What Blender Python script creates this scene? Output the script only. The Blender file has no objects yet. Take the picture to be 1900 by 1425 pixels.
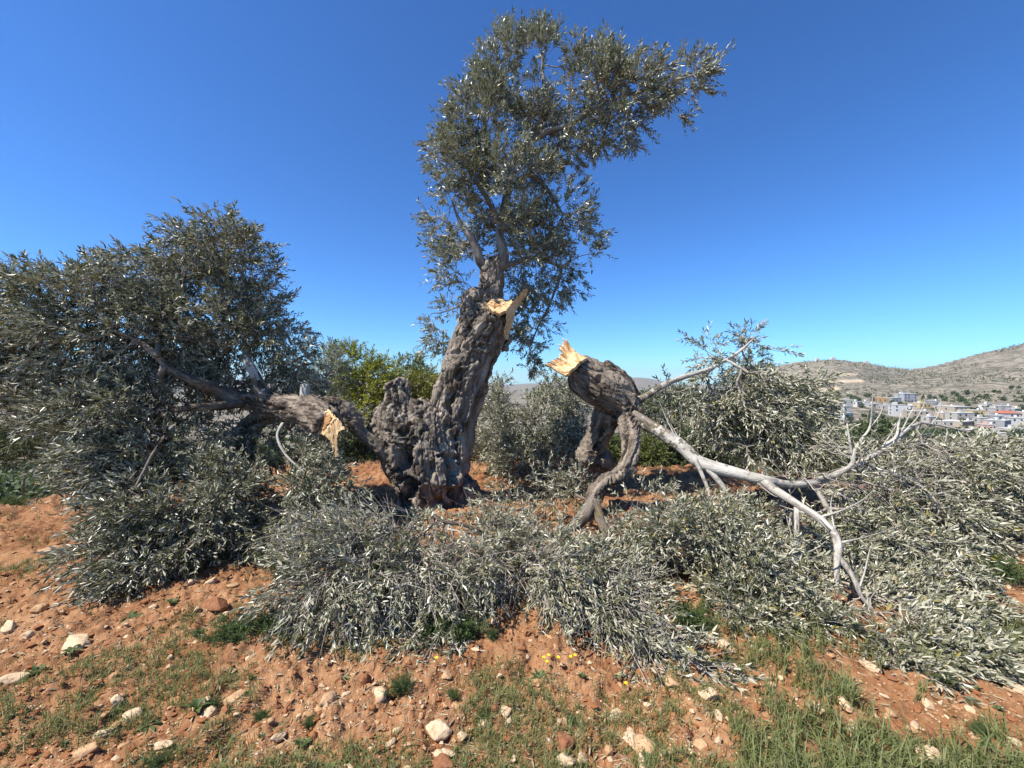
import bpy, bmesh, math, random
import numpy as np
from mathutils import Vector

# ------------------------------------------------------------------ camera, sky, sun, exposure
sc = bpy.context.scene
COL = sc.collection
H, F, HY = 1.6, 760.0, 705.0            # eye height (m), focal length in photo pixels, horizon row

cam_d = bpy.data.cameras.new("camera")
cam = bpy.data.objects.new("camera", cam_d); COL.objects.link(cam)
cam.location = (0, 0, H); cam.rotation_euler = (math.radians(90), 0, 0)
cam_d.sensor_width = 36.0; cam_d.lens = 36.0 * F / 1900.0
cam_d.shift_y = -(712.5 - HY) / 1900.0
cam_d.clip_start = 0.05; cam_d.clip_end = 30000
sc.camera = cam

SUN_EL, SUN_AZ = math.radians(54), math.radians(-117)     # azimuth measured from +Y towards +X
SUN = Vector((math.sin(SUN_AZ) * math.cos(SUN_EL), math.cos(SUN_AZ) * math.cos(SUN_EL), math.sin(SUN_EL)))
wd = bpy.data.worlds.new("World"); sc.world = wd; wd.use_nodes = True
wn = wd.node_tree.nodes; wl = wd.node_tree.links
sky = wn.new("ShaderNodeTexSky"); sky.sky_type = 'NISHITA'; sky.sun_disc = False
sky.sun_elevation = SUN_EL; sky.sun_rotation = SUN_AZ
sky.altitude = 300; sky.air_density = 1.0; sky.dust_density = 0.0; sky.ozone_density = 6.0
bg = wn["Background"]; bg.inputs["Strength"].default_value = 0.08
wbal = wn.new("ShaderNodeMix"); wbal.data_type = 'RGBA'; wbal.blend_type = 'MULTIPLY'; wbal.inputs[0].default_value = 1.0
wbal.inputs[7].default_value = (0.42, 0.725, 1.0, 1)
sgam = wn.new("ShaderNodeGamma"); sgam.inputs["Gamma"].default_value = 1.12
wl.new(sky.outputs[0], sgam.inputs["Color"]); wl.new(sgam.outputs[0], wbal.inputs[6]); wl.new(wbal.outputs[2], bg.inputs[0])
sl = bpy.data.lights.new("sun", 'SUN'); so = bpy.data.objects.new("sun", sl); COL.objects.link(so)
sl.energy = 4.4; sl.angle = math.radians(0.53); sl.color = (1.0, 0.95, 0.87)
so.rotation_euler = SUN.to_track_quat('Z', 'Y').to_euler()
sc.view_settings.view_transform = 'Standard'; sc.view_settings.look = 'None'
sc.view_settings.exposure = 1.0; sc.view_settings.gamma = 1.0
sc.cycles.max_bounces = 6; sc.cycles.diffuse_bounces = 3; sc.cycles.transmission_bounces = 3
sc.cycles.volume_bounces = 0

# ------------------------------------------------------------------ numeric helpers
def nrm(a):
    return a / np.maximum(np.linalg.norm(a, axis=-1, keepdims=True), 1e-9)

def hash3(ix, iy, iz, seed):
    h = (ix.astype(np.int64) * 374761393 + iy.astype(np.int64) * 668265263 + iz.astype(np.int64) * 2147483647 + seed * 1274126177) & 0xffffffff
    h = ((h ^ (h >> 13)) * 1274126177) & 0xffffffff
    h = h ^ (h >> 16)
    h = (h * 2246822519) & 0xffffffff
    h = h ^ (h >> 13)
    return (h & 0xffffff) / float(0xffffff)

def vnoise(p, seed=0):
    p = np.asarray(p, float); f = np.floor(p); t = p - f; t = t * t * t * (t * (t * 6 - 15) + 10)
    i = f.astype(np.int64); x, y, z = i[..., 0], i[..., 1], i[..., 2]; u, v, w = t[..., 0], t[..., 1], t[..., 2]
    r = 0
    for dx in (0, 1):
        for dy in (0, 1):
            for dz in (0, 1):
                r = r + hash3(x + dx, y + dy, z + dz, seed) * (u if dx else 1 - u) * (v if dy else 1 - v) * (w if dz else 1 - w)
    return r * 2 - 1

def fbm(p, seed=0, octv=4, gain=0.5, lac=2.03):
    a, s, q = 1.0, 0.0, np.asarray(p, float)
    for k in range(octv):
        s = s + a * vnoise(q, seed + k * 17); a *= gain; q = q * lac + 3.7
    return s

def ridged(p, seed=0, octv=3, gain=0.5):
    a, s, q = 1.0, 0.0, np.asarray(p, float)
    for k in range(octv):
        s = s + a * (1 - 2 * np.abs(vnoise(q, seed + k * 31))); a *= gain; q = q * 2.1 + 5.1
    return s

def P(px, py, Y):
    return np.array([(px - 950.0) / F * Y, Y, H - (py - HY) / F * Y])

def sstep(x, a, b):
    t = np.clip((x - a) / (b - a), 0, 1); return t * t * (3 - 2 * t)

# ------------------------------------------------------------------ scene-object helpers
def tag(o, label=None, cat=None, group=None, kind=None):
    if label: o['label'] = label
    if cat: o['category'] = cat
    if group: o['group'] = group
    if kind: o['kind'] = kind
    return o

def empty(name, loc, label, cat, group=None):
    o = bpy.data.objects.new(name, None); COL.objects.link(o); o.location = Vector(loc)
    o.empty_display_size = 0.1
    return tag(o, label, cat, group)

class MB:
    """collects vertices, faces, a grain vector per vertex and a random value per face"""
    def __init__(s): s.V, s.G, s.Fc, s.n = [], [], [], 0
    def add(s, V, faces, mat=0, rnd=None, grain=None, smooth=True):
        V = np.asarray(V, float).reshape(-1, 3)
        s.V.append(V); s.G.append(V if grain is None else grain)
        for f in faces:
            f = np.asarray(f, np.int64)
            if len(f) == 0: continue
            r = np.zeros(len(f)) if rnd is None else (rnd if np.ndim(rnd) else np.full(len(f), rnd))
            s.Fc.append((f + s.n, mat, r, smooth))
        s.n += len(V); return s
    def mesh(s, name, origin=(0, 0, 0)):
        me = bpy.data.meshes.new(name)
        V = np.concatenate(s.V) - np.asarray(origin, float); G = np.concatenate(s.G)
        me.vertices.add(len(V)); me.vertices.foreach_set("co", V.astype(np.float32).ravel())
        nl = sum(f[0].size for f in s.Fc); nf = sum(len(f[0]) for f in s.Fc)
        me.loops.add(nl); me.loops.foreach_set("vertex_index", np.concatenate([f[0].ravel() for f in s.Fc]).astype(np.int32))
        me.polygons.add(nf)
        tot = np.concatenate([np.full(len(f[0]), f[0].shape[1]) for f in s.Fc])
        me.polygons.foreach_set("loop_start", np.concatenate([[0], np.cumsum(tot)[:-1]]).astype(np.int32))
        me.polygons.foreach_set("material_index", np.concatenate([np.full(len(f[0]), f[1]) for f in s.Fc]).astype(np.int32))
        me.polygons.foreach_set("use_smooth", np.concatenate([np.full(len(f[0]), f[3]) for f in s.Fc]))
        a = me.attributes.new("rnd", 'FLOAT', 'FACE'); a.data.foreach_set("value", np.concatenate([f[2] for f in s.Fc]).astype(np.float32))
        a = me.attributes.new("grain", 'FLOAT_VECTOR', 'POINT'); a.data.foreach_set("vector", G.astype(np.float32).ravel())
        me.update(calc_edges=True)
        return me
    def obj(s, name, mats, parent=None, origin=None):
        if origin is None:
            origin = np.zeros(3); q = parent
            while q is not None: origin = origin + np.array(q.location); q = q.parent
        me = s.mesh(name, origin)
        for m in (mats if isinstance(mats, (list, tuple)) else [mats]): me.materials.append(m)
        o = bpy.data.objects.new(name, me); COL.objects.link(o)
        if parent is not None: o.parent = parent
        else: o.location = Vector(origin)
        return o

def spline(pts, step):
    """Catmull-Rom resample of (x,y,z,r) rows"""
    p = np.asarray(pts, float)
    if len(p) == 2: p = np.array([p[0], (p[0] + p[1]) / 2, p[1]])
    e = np.concatenate([[2 * p[0] - p[1]], p, [2 * p[-1] - p[-2]]])
    out = []
    for i in range(1, len(e) - 2):
        L = np.linalg.norm(e[i + 1, :3] - e[i, :3]); k = max(1, int(L / step))
        for t in np.arange(k) / k:
            out.append(0.5 * (2 * e[i] + (e[i + 1] - e[i - 1]) * t + (2 * e[i - 1] - 5 * e[i] + 4 * e[i + 1] - e[i + 2]) * t * t + (3 * e[i] - e[i - 1] - 3 * e[i + 1] + e[i + 2]) * t ** 3))
    out.append(e[-2]); out = np.array(out); out[:, 3] = np.maximum(out[:, 3], 0.0008)
    return out

def frames(c):
    t = nrm(np.gradient(c, axis=0)); u = np.zeros_like(t)
    a = np.array([0.0, -1.0, 0.1]); a = a - t[0] * a.dot(t[0])
    if np.linalg.norm(a) < 0.1: a = np.array([1.0, 0, 0]) - t[0] * t[0][0]
    u[0] = a / np.linalg.norm(a)
    for i in range(1, len(c)):
        b = u[i - 1] - t[i] * u[i - 1].dot(t[i]); u[i] = b / max(np.linalg.norm(b), 1e-6)
    return t, u, np.cross(t, u)

def tube(mb, pts, step=0.04, sides=12, bump=0.08, wig=0.0, mat=0, seed=0, cap=True, rnd=0.5):
    q = spline(pts, step); c, r = q[:, :3].copy(), q[:, 3]
    s = np.concatenate([[0], np.cumsum(np.linalg.norm(np.diff(c, axis=0), axis=1))])
    if wig: c += wig * np.stack([vnoise(np.stack([s * 3, s * 0 + k * 9.1, s * 0 + seed], 1), seed) for k in range(3)], 1) * np.minimum(s / 0.3, 1)[:, None]
    t, u, v = frames(c)
    ang = np.linspace(0, 2 * np.pi, sides, endpoint=False)
    rad = np.cos(ang)[None, :, None] * u[:, None] + np.sin(ang)[None, :, None] * v[:, None]
    t0 = nrm((c[-1] - c[0])[None])[0]
    g = rad * r[:, None, None] + (t0 * 0.28)[None, None] * s[:, None, None] + seed * 1.37
    fq = 0.35 / np.maximum(r.mean(), 0.004)
    n = fbm(g * fq * 2.2, seed, 3) * 0.7 + fbm(np.repeat((c * fq * .45)[:, None], sides, 1) + rad * 0.5, seed + 5, 2)
    V = c[:, None] + rad * (r[:, None] * (1 + bump * n))[:, :, None]
    m = len(c); i = np.arange(m - 1)[:, None] * sides + np.arange(sides)[None]; j = np.arange(m - 1)[:, None] * sides + (np.arange(sides)[None] + 1) % sides
    f = np.stack([i, j, j + sides, i + sides], -1).reshape(-1, 4)
    V = V.reshape(-1, 3); G = g.reshape(-1, 3); fs = [f]
    if cap:
        V = np.concatenate([V, c[:1] - t[:1] * r[0] * 0.3, c[-1:] + t[-1:] * r[-1] * 0.3]); G = np.concatenate([G, g[0, :1], g[-1, :1]])
        a = np.arange(sides); b = (a + 1) % sides; e = (m - 1) * sides
        fs.append(np.concatenate([np.stack([b, a, np.full(sides, m * sides)], 1), np.stack([a + e, b + e, np.full(sides, m * sides + 1)], 1)]))
    mb.add(V, fs, mat, rnd, G)
    return q

def pxl(rows, scale=1.0):
    """rows of (px, py, radius in px, depth) to (x, y, z, r)"""
    return [tuple(P(a, b, Y)) + (r * scale * Y / F,) for a, b, r, Y in rows]

def gnarled(name, tubes, mats, parent, voxel, holes=(), amp=1.0, seed=3, smooth=4):
    """union of thick tubes, remeshed into one skin and carved with bark relief running along each tube"""
    mb = MB(); cl = []
    for k, rows in enumerate(tubes):
        q = tube(mb, rows, 0.05, 16, 0.10, 0.0, seed=seed + k)
        s = np.concatenate([[0], np.cumsum(np.linalg.norm(np.diff(q[:, :3], axis=0), axis=1))])
        t = nrm(np.gradient(q[:, :3], axis=0)); t0 = nrm((q[-1, :3] - q[0, :3])[None])[0]
        cl.append(np.concatenate([q, s[:, None], np.repeat(t0[None], len(q), 0) + k * 0.0, np.full((len(q), 1), k)], 1))
    tmp = mb.obj("tmp_body", mats, parent)
    mod = tmp.modifiers.new("r", 'REMESH'); mod.mode = 'VOXEL'; mod.voxel_size = voxel
    m2 = tmp.modifiers.new("s", 'SMOOTH'); m2.iterations = smooth; m2.factor = 0.5
    bpy.context.view_layer.update()
    dg = bpy.context.evaluated_depsgraph_get()
    me = bpy.data.meshes.new_from_object(tmp.evaluated_get(dg))
    bpy.data.objects.remove(tmp)
    me.name = name; nv = len(me.vertices)
    co = np.empty(nv * 3, np.float32); me.vertices.foreach_get("co", co); co = co.reshape(-1, 3).astype(float) + np.array(parent.location)
    no = np.empty(nv * 3, np.float32); me.vertices.foreach_get("normal", no); no = no.reshape(-1, 3).astype(float)
    C = np.concatenate(cl); best = np.empty(nv, int)
    for a in range(0, nv, 4000):
        d = np.linalg.norm(co[a:a + 4000, None] - C[None, :, :3], axis=2) / C[None, :, 3]
        best[a:a + 4000] = d.argmin(1)
    b = C[best]; off = co - b[:, :3]; t0 = b[:, 5:8]
    off = off - t0 * (off * t0).sum(1)[:, None] * 0.75
    g = off + t0 * (b[:, 4] * 0.25)[:, None] + b[:, 8:9] * 0.37
    lump = fbm(co * 4.0, seed, 2) * 0.020 + fbm(co * 10.0, seed + 7, 2) * 0.006
    gw = g + 0.012 * np.stack([fbm(co * 7, seed + k, 2) for k in (50, 60, 70)], 1)
    rope = ridged(gw * 6.0, seed + 9, 1) * 0.012 + ridged(gw * 15.0, seed + 2, 2) * 0.008 + ridged(gw * 36.0, seed + 4, 2) * 0.006 + fbm(co * 45.0, seed + 6, 2) * 0.003
    furrow = sstep(ridged(gw * 10.0 + 3.3, seed + 12, 1), .72, .95) * 0.026 + sstep(ridged(gw * 19.0 + 1.3, seed + 13, 1), .6, .95) * 0.015
    d = (lump + rope - furrow) * amp
    for hp, hr, hd in holes:
        q = np.linalg.norm((co - hp) * np.array([1, .6, .75]) * (1 + 0.5 * fbm(co * 11, 77, 3))[:, None], axis=1)
        d = d - hd * np.exp(-(q / hr) ** 4) + hd * 0.06 * np.exp(-((q - hr * 1.5) / (hr * 0.5)) ** 2)
    co = co + no * d[:, None]
    me.vertices.foreach_set("co", (co - np.array(parent.location)).astype(np.float32).ravel())
    at = me.attributes.new("grain", 'FLOAT_VECTOR', 'POINT'); at.data.foreach_set("vector", g.astype(np.float32).ravel())
    me.polygons.foreach_set("use_smooth", np.ones(len(me.polygons), bool)); me.update()
    me.materials.clear()
    for m in (mats if isinstance(mats, (list, tuple)) else [mats]): me.materials.append(m)
    o = bpy.data.objects.new(name, me); COL.objects.link(o); o.parent = parent
    return o

# ------------------------------------------------------------------ materials
class NT:
    def __init__(s, name):
        s.m = bpy.data.materials.new(name); s.m.use_nodes = True
        s.t = s.m.node_tree; s.N = s.t.nodes; s.L = s.t.links; s.b = s.N["Principled BSDF"]; s.out = s.N["Material Output"]
    def n(s, kind, **kw):
        x = s.N.new("ShaderNode" + kind)
        for k, v in kw.items():
            if hasattr(x, k) and not k[0].isupper(): setattr(x, k, v)
            else: x.inputs[k].default_value = v
        return x
    def link(s, a, b): s.L.new(a, b)
    def noise(s, vec, scale, detail=4, rough=0.55, dist=0.0):
        x = s.n("TexNoise"); x.inputs["Scale"].default_value = scale; x.inputs["Detail"].default_value = detail
        x.inputs["Roughness"].default_value = rough; x.inputs["Distortion"].default_value = dist
        if vec is not None: s.link(vec, x.inputs["Vector"])
        return x.outputs["Fac"]
    def ramp(s, fac, stops):
        x = s.n("ValToRGB"); e = x.color_ramp.elements
        while len(e) < len(stops): e.new(0.5)
        for k, (p, c) in enumerate(stops): e[k].position = p; e[k].color = (*c, 1) if len(c) == 3 else c
        s.link(fac, x.inputs[0]); return x.outputs[0]
    def mix(s, fac, a, b, mode='MIX'):
        x = s.n("Mix", data_type='RGBA', blend_type=mode)
        for sock, v in ((x.inputs[0], fac), (x.inputs[6], a), (x.inputs[7], b)):
            if hasattr(v, "links"): s.link(v, sock)
            else: sock.default_value = v if not isinstance(v, tuple) else ((*v, 1) if len(v) == 3 else v)
        return x.outputs[2]
    def math(s, op, a, b=0.0):
        x = s.n("Math", operation=op)
        for sock, v in ((x.inputs[0], a), (x.inputs[1], b)):
            if hasattr(v, "links"): s.link(v, sock)
            else: sock.default_value = v
        return x.outputs[0]
    def attr(s, name, out="Fac"):
        x = s.n("Attribute", attribute_name=name); return x.outputs[out]
    def pos(s): return s.n("NewGeometry").outputs["Position"]
    def bump(s, h, strength, dist=0.02):
        x = s.n("Bump"); x.inputs["Strength"].default_value = strength; x.inputs["Distance"].default_value = dist
        s.link(h, x.inputs["Height"]); s.link(x.outputs[0], s.b.inputs["Normal"]); return x.outputs[0]
    def fin(s, col, rough=0.9, spec=0.2):
        if hasattr(col, "links"): s.link(col, s.b.inputs["Base Color"])
        else: s.b.inputs["Base Color"].default_value = (*col, 1)
        s.b.inputs["Roughness"].default_value = rough; s.b.inputs["Specular IOR Level"].default_value = spec
        return s.m

def bark_mat(name, a, b, c, bump=0.7, scale=1.0, lichen=None):
    T = NT(name); g = T.attr("grain", "Vector")
    f1 = T.noise(g, 15 * scale, 6, 0.75, 0.8); f2 = T.noise(g, 6 * scale, 3, 0.6); f3 = T.noise(T.pos(), 16, 4, 0.7)
    col = T.ramp(f1, [(0.40, a), (0.50, b), (0.61, c)])
    col = T.mix(T.ramp(f2, [(0.42, (0, 0, 0)), (0.6, (1, 1, 1))]), col, T.mix(0.6, col, c))
    col = T.mix(T.ramp(T.noise(T.pos(), 3.3, 4, 0.65), [(0.42, (0.75, 0.75, 0.75)), (0.62, (0, 0, 0))]), col, T.mix(0.35, col, a))
    if lichen: col = T.mix(T.ramp(f3, [(0.56, (0, 0, 0)), (0.66, (0.8, 0.8, 0.8))]), col, lichen)
    h = T.math('ADD', T.math('MULTIPLY', f1, 0.7), T.math('MULTIPLY', T.noise(g, 110 * scale, 3, 0.6), 0.5))
    T.bump(h, bump, 0.02)
    return T.fin(col, 0.92, 0.15)

M_BARK = bark_mat("old_bark", (0.025, 0.020, 0.015), (0.118, 0.095, 0.072), (0.40, 0.335, 0.265), 1.0)
M_BARK2 = bark_mat("furrowed_bark", (0.024, 0.018, 0.013), (0.105, 0.080, 0.058), (0.34, 0.275, 0.21), 1.0)
M_BARK3 = bark_mat("lichen_bark", (0.05, 0.038, 0.028), (0.12, 0.095, 0.07), (0.26, 0.22, 0.17), 0.8, 1.3, (0.22, 0.17, 0.06))
M_PALE = bark_mat("pale_bark", (0.15, 0.13, 0.105), (0.40, 0.365, 0.31), (0.52, 0.485, 0.42), 0.7, 0.9, (0.14, 0.12, 0.095))
M_PALE2 = bark_mat("dappled_bark", (0.06, 0.05, 0.042), (0.20, 0.18, 0.155), (0.40, 0.37, 0.33), 0.6, 1.0)
M_TWIG = bark_mat("twig_bark", (0.15, 0.125, 0.10), (0.32, 0.28, 0.23), (0.48, 0.43, 0.37), 0.1, 1.0)
M_TWIGB = bark_mat("brown_twig", (0.07, 0.055, 0.04), (0.14, 0.11, 0.085), (0.24, 0.2, 0.16), 0.1, 1.0)

def wood_mat(name, a, b, c):
    T = NT(name); g = T.attr("grain", "Vector")
    f = T.noise(g, 55, 4, 0.6, 1.2); f2 = T.noise(g, 9, 3, 0.6, 0.8)
    col = T.ramp(f, [(0.34, a), (0.5, b), (0.66, c)])
    col = T.mix(T.ramp(f2, [(0.55, (0, 0, 0)), (0.75, (0.55, 0.55, 0.55))]), col, a)
    T.bump(f, 0.5, 0.01); return T.fin(col, 0.75, 0.2)
M_WOOD = wood_mat("fresh_wood", (0.36, 0.18, 0.07), (0.60, 0.41, 0.21), (0.68, 0.52, 0.33))
M_HEART = wood_mat("heart_wood", (0.16, 0.075, 0.03), (0.36, 0.18, 0.075), (0.5, 0.28, 0.13))

def leaf_mat(name, top, top2, under, odd, transl=0.18, rough=0.42, spec=0.5):
    T = NT(name); r = T.attr("rnd")
    c = T.ramp(r, [(0.0, top), (0.62, top2), (0.965, top2), (0.975, odd)])
    geo = T.n("NewGeometry")
    c = T.mix(geo.outputs["Backfacing"], c, T.mix(T.math('MULTIPLY', r, 0.35), under, top2))
    T.fin(c, rough, spec)
    tr = T.n("BsdfTranslucent"); T.link(T.mix(0.5, c, (0.16, 0.2, 0.03)), tr.inputs["Color"])
    mx = T.n("MixShader"); mx.inputs[0].default_value = transl
    T.link(T.b.outputs[0], mx.inputs[1]); T.link(tr.outputs[0], mx.inputs[2]); T.link(mx.outputs[0], T.out.inputs["Surface"])
    return T.m

M_LEAF_TREE = leaf_mat("olive_leaf", (0.055, 0.063, 0.032), (0.18, 0.187, 0.105), (0.42, 0.42, 0.31), (0.2, 0.18, 0.05), 0.12, 0.38, 0.6)
M_LEAF_FALL = leaf_mat("fallen_olive_leaf", (0.048, 0.052, 0.022), (0.135, 0.137, 0.066), (0.48, 0.455, 0.33), (0.3, 0.24, 0.06), 0.12, 0.36, 0.6)
M_LEAF_BACK = leaf_mat("far_olive_leaf", (0.055, 0.075, 0.035), (0.11, 0.125, 0.07), (0.3, 0.32, 0.24), (0.2, 0.2, 0.06))
M_LEAF_GREEN = leaf_mat("bright_leaf", (0.12, 0.145, 0.012), (0.34, 0.34, 0.03), (0.28, 0.29, 0.04), (0.25, 0.2, 0.04), 0.3)
M_LEAF_YEL = leaf_mat("yellow_green_leaf", (0.13, 0.14, 0.015), (0.30, 0.28, 0.035), (0.18, 0.19, 0.05), (0.28, 0.22, 0.04), 0.3)
M_LEAF_MID = leaf_mat("mid_green_leaf", (0.05, 0.075, 0.014), (0.13, 0.155, 0.032), (0.13, 0.15, 0.05), (0.2, 0.17, 0.05), 0.2, 0.5)
M_LEAF_DARK = leaf_mat("scrub_leaf", (0.028, 0.05, 0.014), (0.07, 0.095, 0.028), (0.09, 0.11, 0.05), (0.18, 0.15, 0.06), 0.2, 0.6)
M_LEAF_WEED = leaf_mat("weed_leaf", (0.035, 0.065, 0.016), (0.09, 0.135, 0.035), (0.11, 0.15, 0.055), (0.2, 0.2, 0.05), 0.3, 0.6)
M_GRASS = leaf_mat("grass_blade", (0.065, 0.10, 0.02), (0.20, 0.21, 0.06), (0.17, 0.19, 0.07), (0.44, 0.36, 0.19), 0.3, 0.6)

# ------------------------------------------------------------------ terrain
RP = np.array([[1000, 720], [1250, 722], [1330, 706], [1400, 688], [1440, 678], [1490, 670], [1545, 666], [1600, 672], [1650, 681], [1690, 684.5], [1740, 677], [1800, 660], [1850, 648], [1900, 637], [2000, 617], [2200, 590], [2700, 575], [6000, 640]])

def terrain(x, y):
    """the lie of the land without the small relief of the tilled soil"""
    x = np.asarray(x, float); y = np.asarray(y, float)
    d = np.sqrt(x * x + y * y)
    z = np.interp(np.log(np.maximum(d, 1)), np.log([1, 8.3, 10.5, 15, 30, 80, 200, 330, 480, 1000, 3000, 9000]), [0, 0, -0.45, -1.7, -4.6, -12, -30, -40, -44, -58, -72, -95])
    yy = np.maximum(y, 1.0); px = 950 + F * x / yy
    w = sstep(px, 1180, 1450) * sstep(y, 20, 200)
    zr = H - (np.interp(px, RP[:, 0], RP[:, 1]) - HY) / F * 1000.0
    prof = np.interp(y, [0, 12, 40, 120, 330, 420, 520, 640, 760, 880, 1000, 1150, 1500, 9000], [0, 0, 0, 0, 0, .10, .20, .38, .58, .82, 1, 0.96, 0.3, 0])
    zl = np.interp(y, [200, 330, 1000], [-30, -41, -41])
    zh = np.where(y > 200, zl + (zr - zl) * prof, z)
    zh = np.where(y > 1150, np.interp(y, [1150, 2500], [1, 0]) * zh + (1 - np.interp(y, [1150, 2500], [1, 0])) * z, zh)
    ww = w * sstep(y, 150, 330)
    z = z * (1 - ww) + zh * ww
    # a low far rise along the horizon left of the hills
    z = z + (1 - ww) * sstep(y, 2500, 5200) * (1 - sstep(y, 5600, 8800)) * (60 + 60 * vnoise(np.stack([px * 0.011, 0 * px, 0 * px + 3], -1), 8))
    return z

def soil(x, y):
    p = np.stack([x, y, 0 * x], -1)
    n = 0.045 * fbm(p * 1.1, 1, 3) + 0.019 * ridged(p * 4.2 + 0.5 * fbm(p * 3, 5, 2)[..., None], 2, 3) + 0.016 * fbm(p * 19, 3, 3) + 0.014 * np.maximum(0, fbm(p * 34, 4, 2) - 0.15) + 0.02 * np.maximum(0, fbm(p * 12, 14, 2) - 0.3)
    d = np.sqrt(x * x + y * y)
    mound = 0.10 * np.exp(-(((x + 0.7) / 1.0) ** 2 + ((y - 5.1) / 0.7) ** 2))
    return n * (1 + 0.5 * sstep(d, 4, 9)) + mound

def ground_z(x, y):
    x = np.asarray(x, float); y = np.asarray(y, float)
    d = np.sqrt(x * x + y * y)
    return terrain(x, y) + soil(x, y) * (1 - sstep(d, 9, 14))

def polar(az, rad, zf, name, mat):
    A, R = np.meshgrid(az, rad); x = np.sin(A) * R; y = np.cos(A) * R
    z = zf(x, y); V = np.stack([x, y, z], -1).reshape(-1, 3)
    n, m = len(rad), len(az)
    i = (np.arange(n - 1)[:, None] * m + np.arange(m - 1)[None]); f = np.stack([i, i + m, i + m + 1, i + 1], -1).reshape(-1, 4)
    mb = MB(); mb.add(V, [f])
    return mb.obj(name, mat)

def soil_material():
    T = NT("red_soil"); p = T.pos()
    n1 = T.noise(p, 1.3, 4, 0.6); n2 = T.noise(p, 16, 5, 0.65); n3 = T.noise(p, 75, 4, 0.7); n4 = T.noise(p, 4.5, 4, 0.6)
    col = T.ramp(n2, [(0.25, (0.08, 0.031, 0.014)), (0.5, (0.22, 0.098, 0.043)), (0.78, (0.42, 0.24, 0.125))])
    col = T.mix(T.ramp(n1, [(0.38, (0, 0, 0)), (0.64, (0.6, 0.6, 0.6))]), col, (0.40, 0.225, 0.115))
    col = T.mix(T.ramp(n4, [(0.52, (0, 0, 0)), (0.68, (0.5, 0.5, 0.5))]), col, (0.13, 0.05, 0.02))
    # pale limestone grit in the soil
    v = T.n("TexVoronoi"); v.inputs["Scale"].default_value = 46; T.link(p, v.inputs["Vector"])
    grit = T.math('MULTIPLY', T.ramp(v.outputs["Distance"], [(0.16, (1, 1, 1)), (0.26, (0, 0, 0))]), T.ramp(T.noise(p, 21, 2), [(0.52, (0, 0, 0)), (0.6, (1, 1, 1))]))
    col = T.mix(grit, col, (0.56, 0.39, 0.235))
    v2 = T.n("TexVoronoi"); v2.inputs["Scale"].default_value = 120; T.link(p, v2.inputs["Vector"])
    grit2 = T.math('MULTIPLY', T.ramp(v2.outputs["Distance"], [(0.2, (1, 1, 1)), (0.3, (0, 0, 0))]), T.ramp(n1, [(0.45, (0, 0, 0)), (0.6, (0.7, 0.7, 0.7))]))
    col = T.mix(grit2, col, (0.5, 0.33, 0.19))
    h = T.math('ADD', T.math('MULTIPLY', n3, 0.5), T.math('ADD', n2, T.math('MULTIPLY', grit, 0.35)))
    T.bump(h, 0.9, 0.02)
    return T.fin(col, 0.95, 0.1)

def hill_material():
    T = NT("hill_scrub"); p = T.pos()
    mp = T.n("Mapping"); mp.inputs["Scale"].default_value = (0.02, 0.02, 0.30); T.link(p, mp.inputs["Vector"])
    band = T.noise(mp.outputs[0], 3.0, 5, 0.7, 0.4)
    big = T.noise(p, 0.006, 4, 0.6); fine = T.noise(p, 0.09, 5, 0.75); med = T.noise(p, 0.03, 4, 0.65)
    col = T.ramp(fine, [(0.35, (0.06, 0.06, 0.042)), (0.5, (0.15, 0.13, 0.095)), (0.66, (0.27, 0.235, 0.18))])
    col = T.mix(T.ramp(band, [(0.53, (0, 0, 0)), (0.60, (0.9, 0.9, 0.9))]), col, (0.36, 0.31, 0.24))
    col = T.mix(T.ramp(med, [(0.5, (0, 0, 0)), (0.62, (0.6, 0.6, 0.6))]), col, (0.06, 0.062, 0.042))
    col = T.mix(T.ramp(big, [(0.4, (0, 0, 0)), (0.62, (0.35, 0.35, 0.35))]), col, (0.27, 0.235, 0.18))
    col = T.mix(T.attr("bare"), col, T.ramp(fine, [(0.3, (0.36, 0.28, 0.19)), (0.7, (0.56, 0.45, 0.32))]))
    col = T.mix(T.attr("near"), col, T.ramp(T.noise(p, 0.6, 5, 0.7), [(0.35, (0.04, 0.055, 0.02)), (0.55, (0.11, 0.10, 0.045)), (0.72, (0.26, 0.16, 0.085))]))
    T.bump(fine, 0.6, 2.0)
    return T.fin(col, 0.95, 0.05)

M_SOIL = soil_material(); M_HILL = hill_material()
D2R = math.pi / 180
az = np.concatenate([np.linspace(-180, -62, 60, endpoint=False), np.linspace(-62, 62, 860, endpoint=False), np.linspace(62, 180, 61)]) * D2R
rad = np.concatenate([[0.02, 0.3, 0.6, 0.9], np.exp(np.arange(math.log(1.2), math.log(13.5), 0.0072))])
g = polar(az, rad, ground_z, "ground", M_SOIL); tag(g, "red brown stony tilled soil with pale limestone grit", kind="structure")

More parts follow.
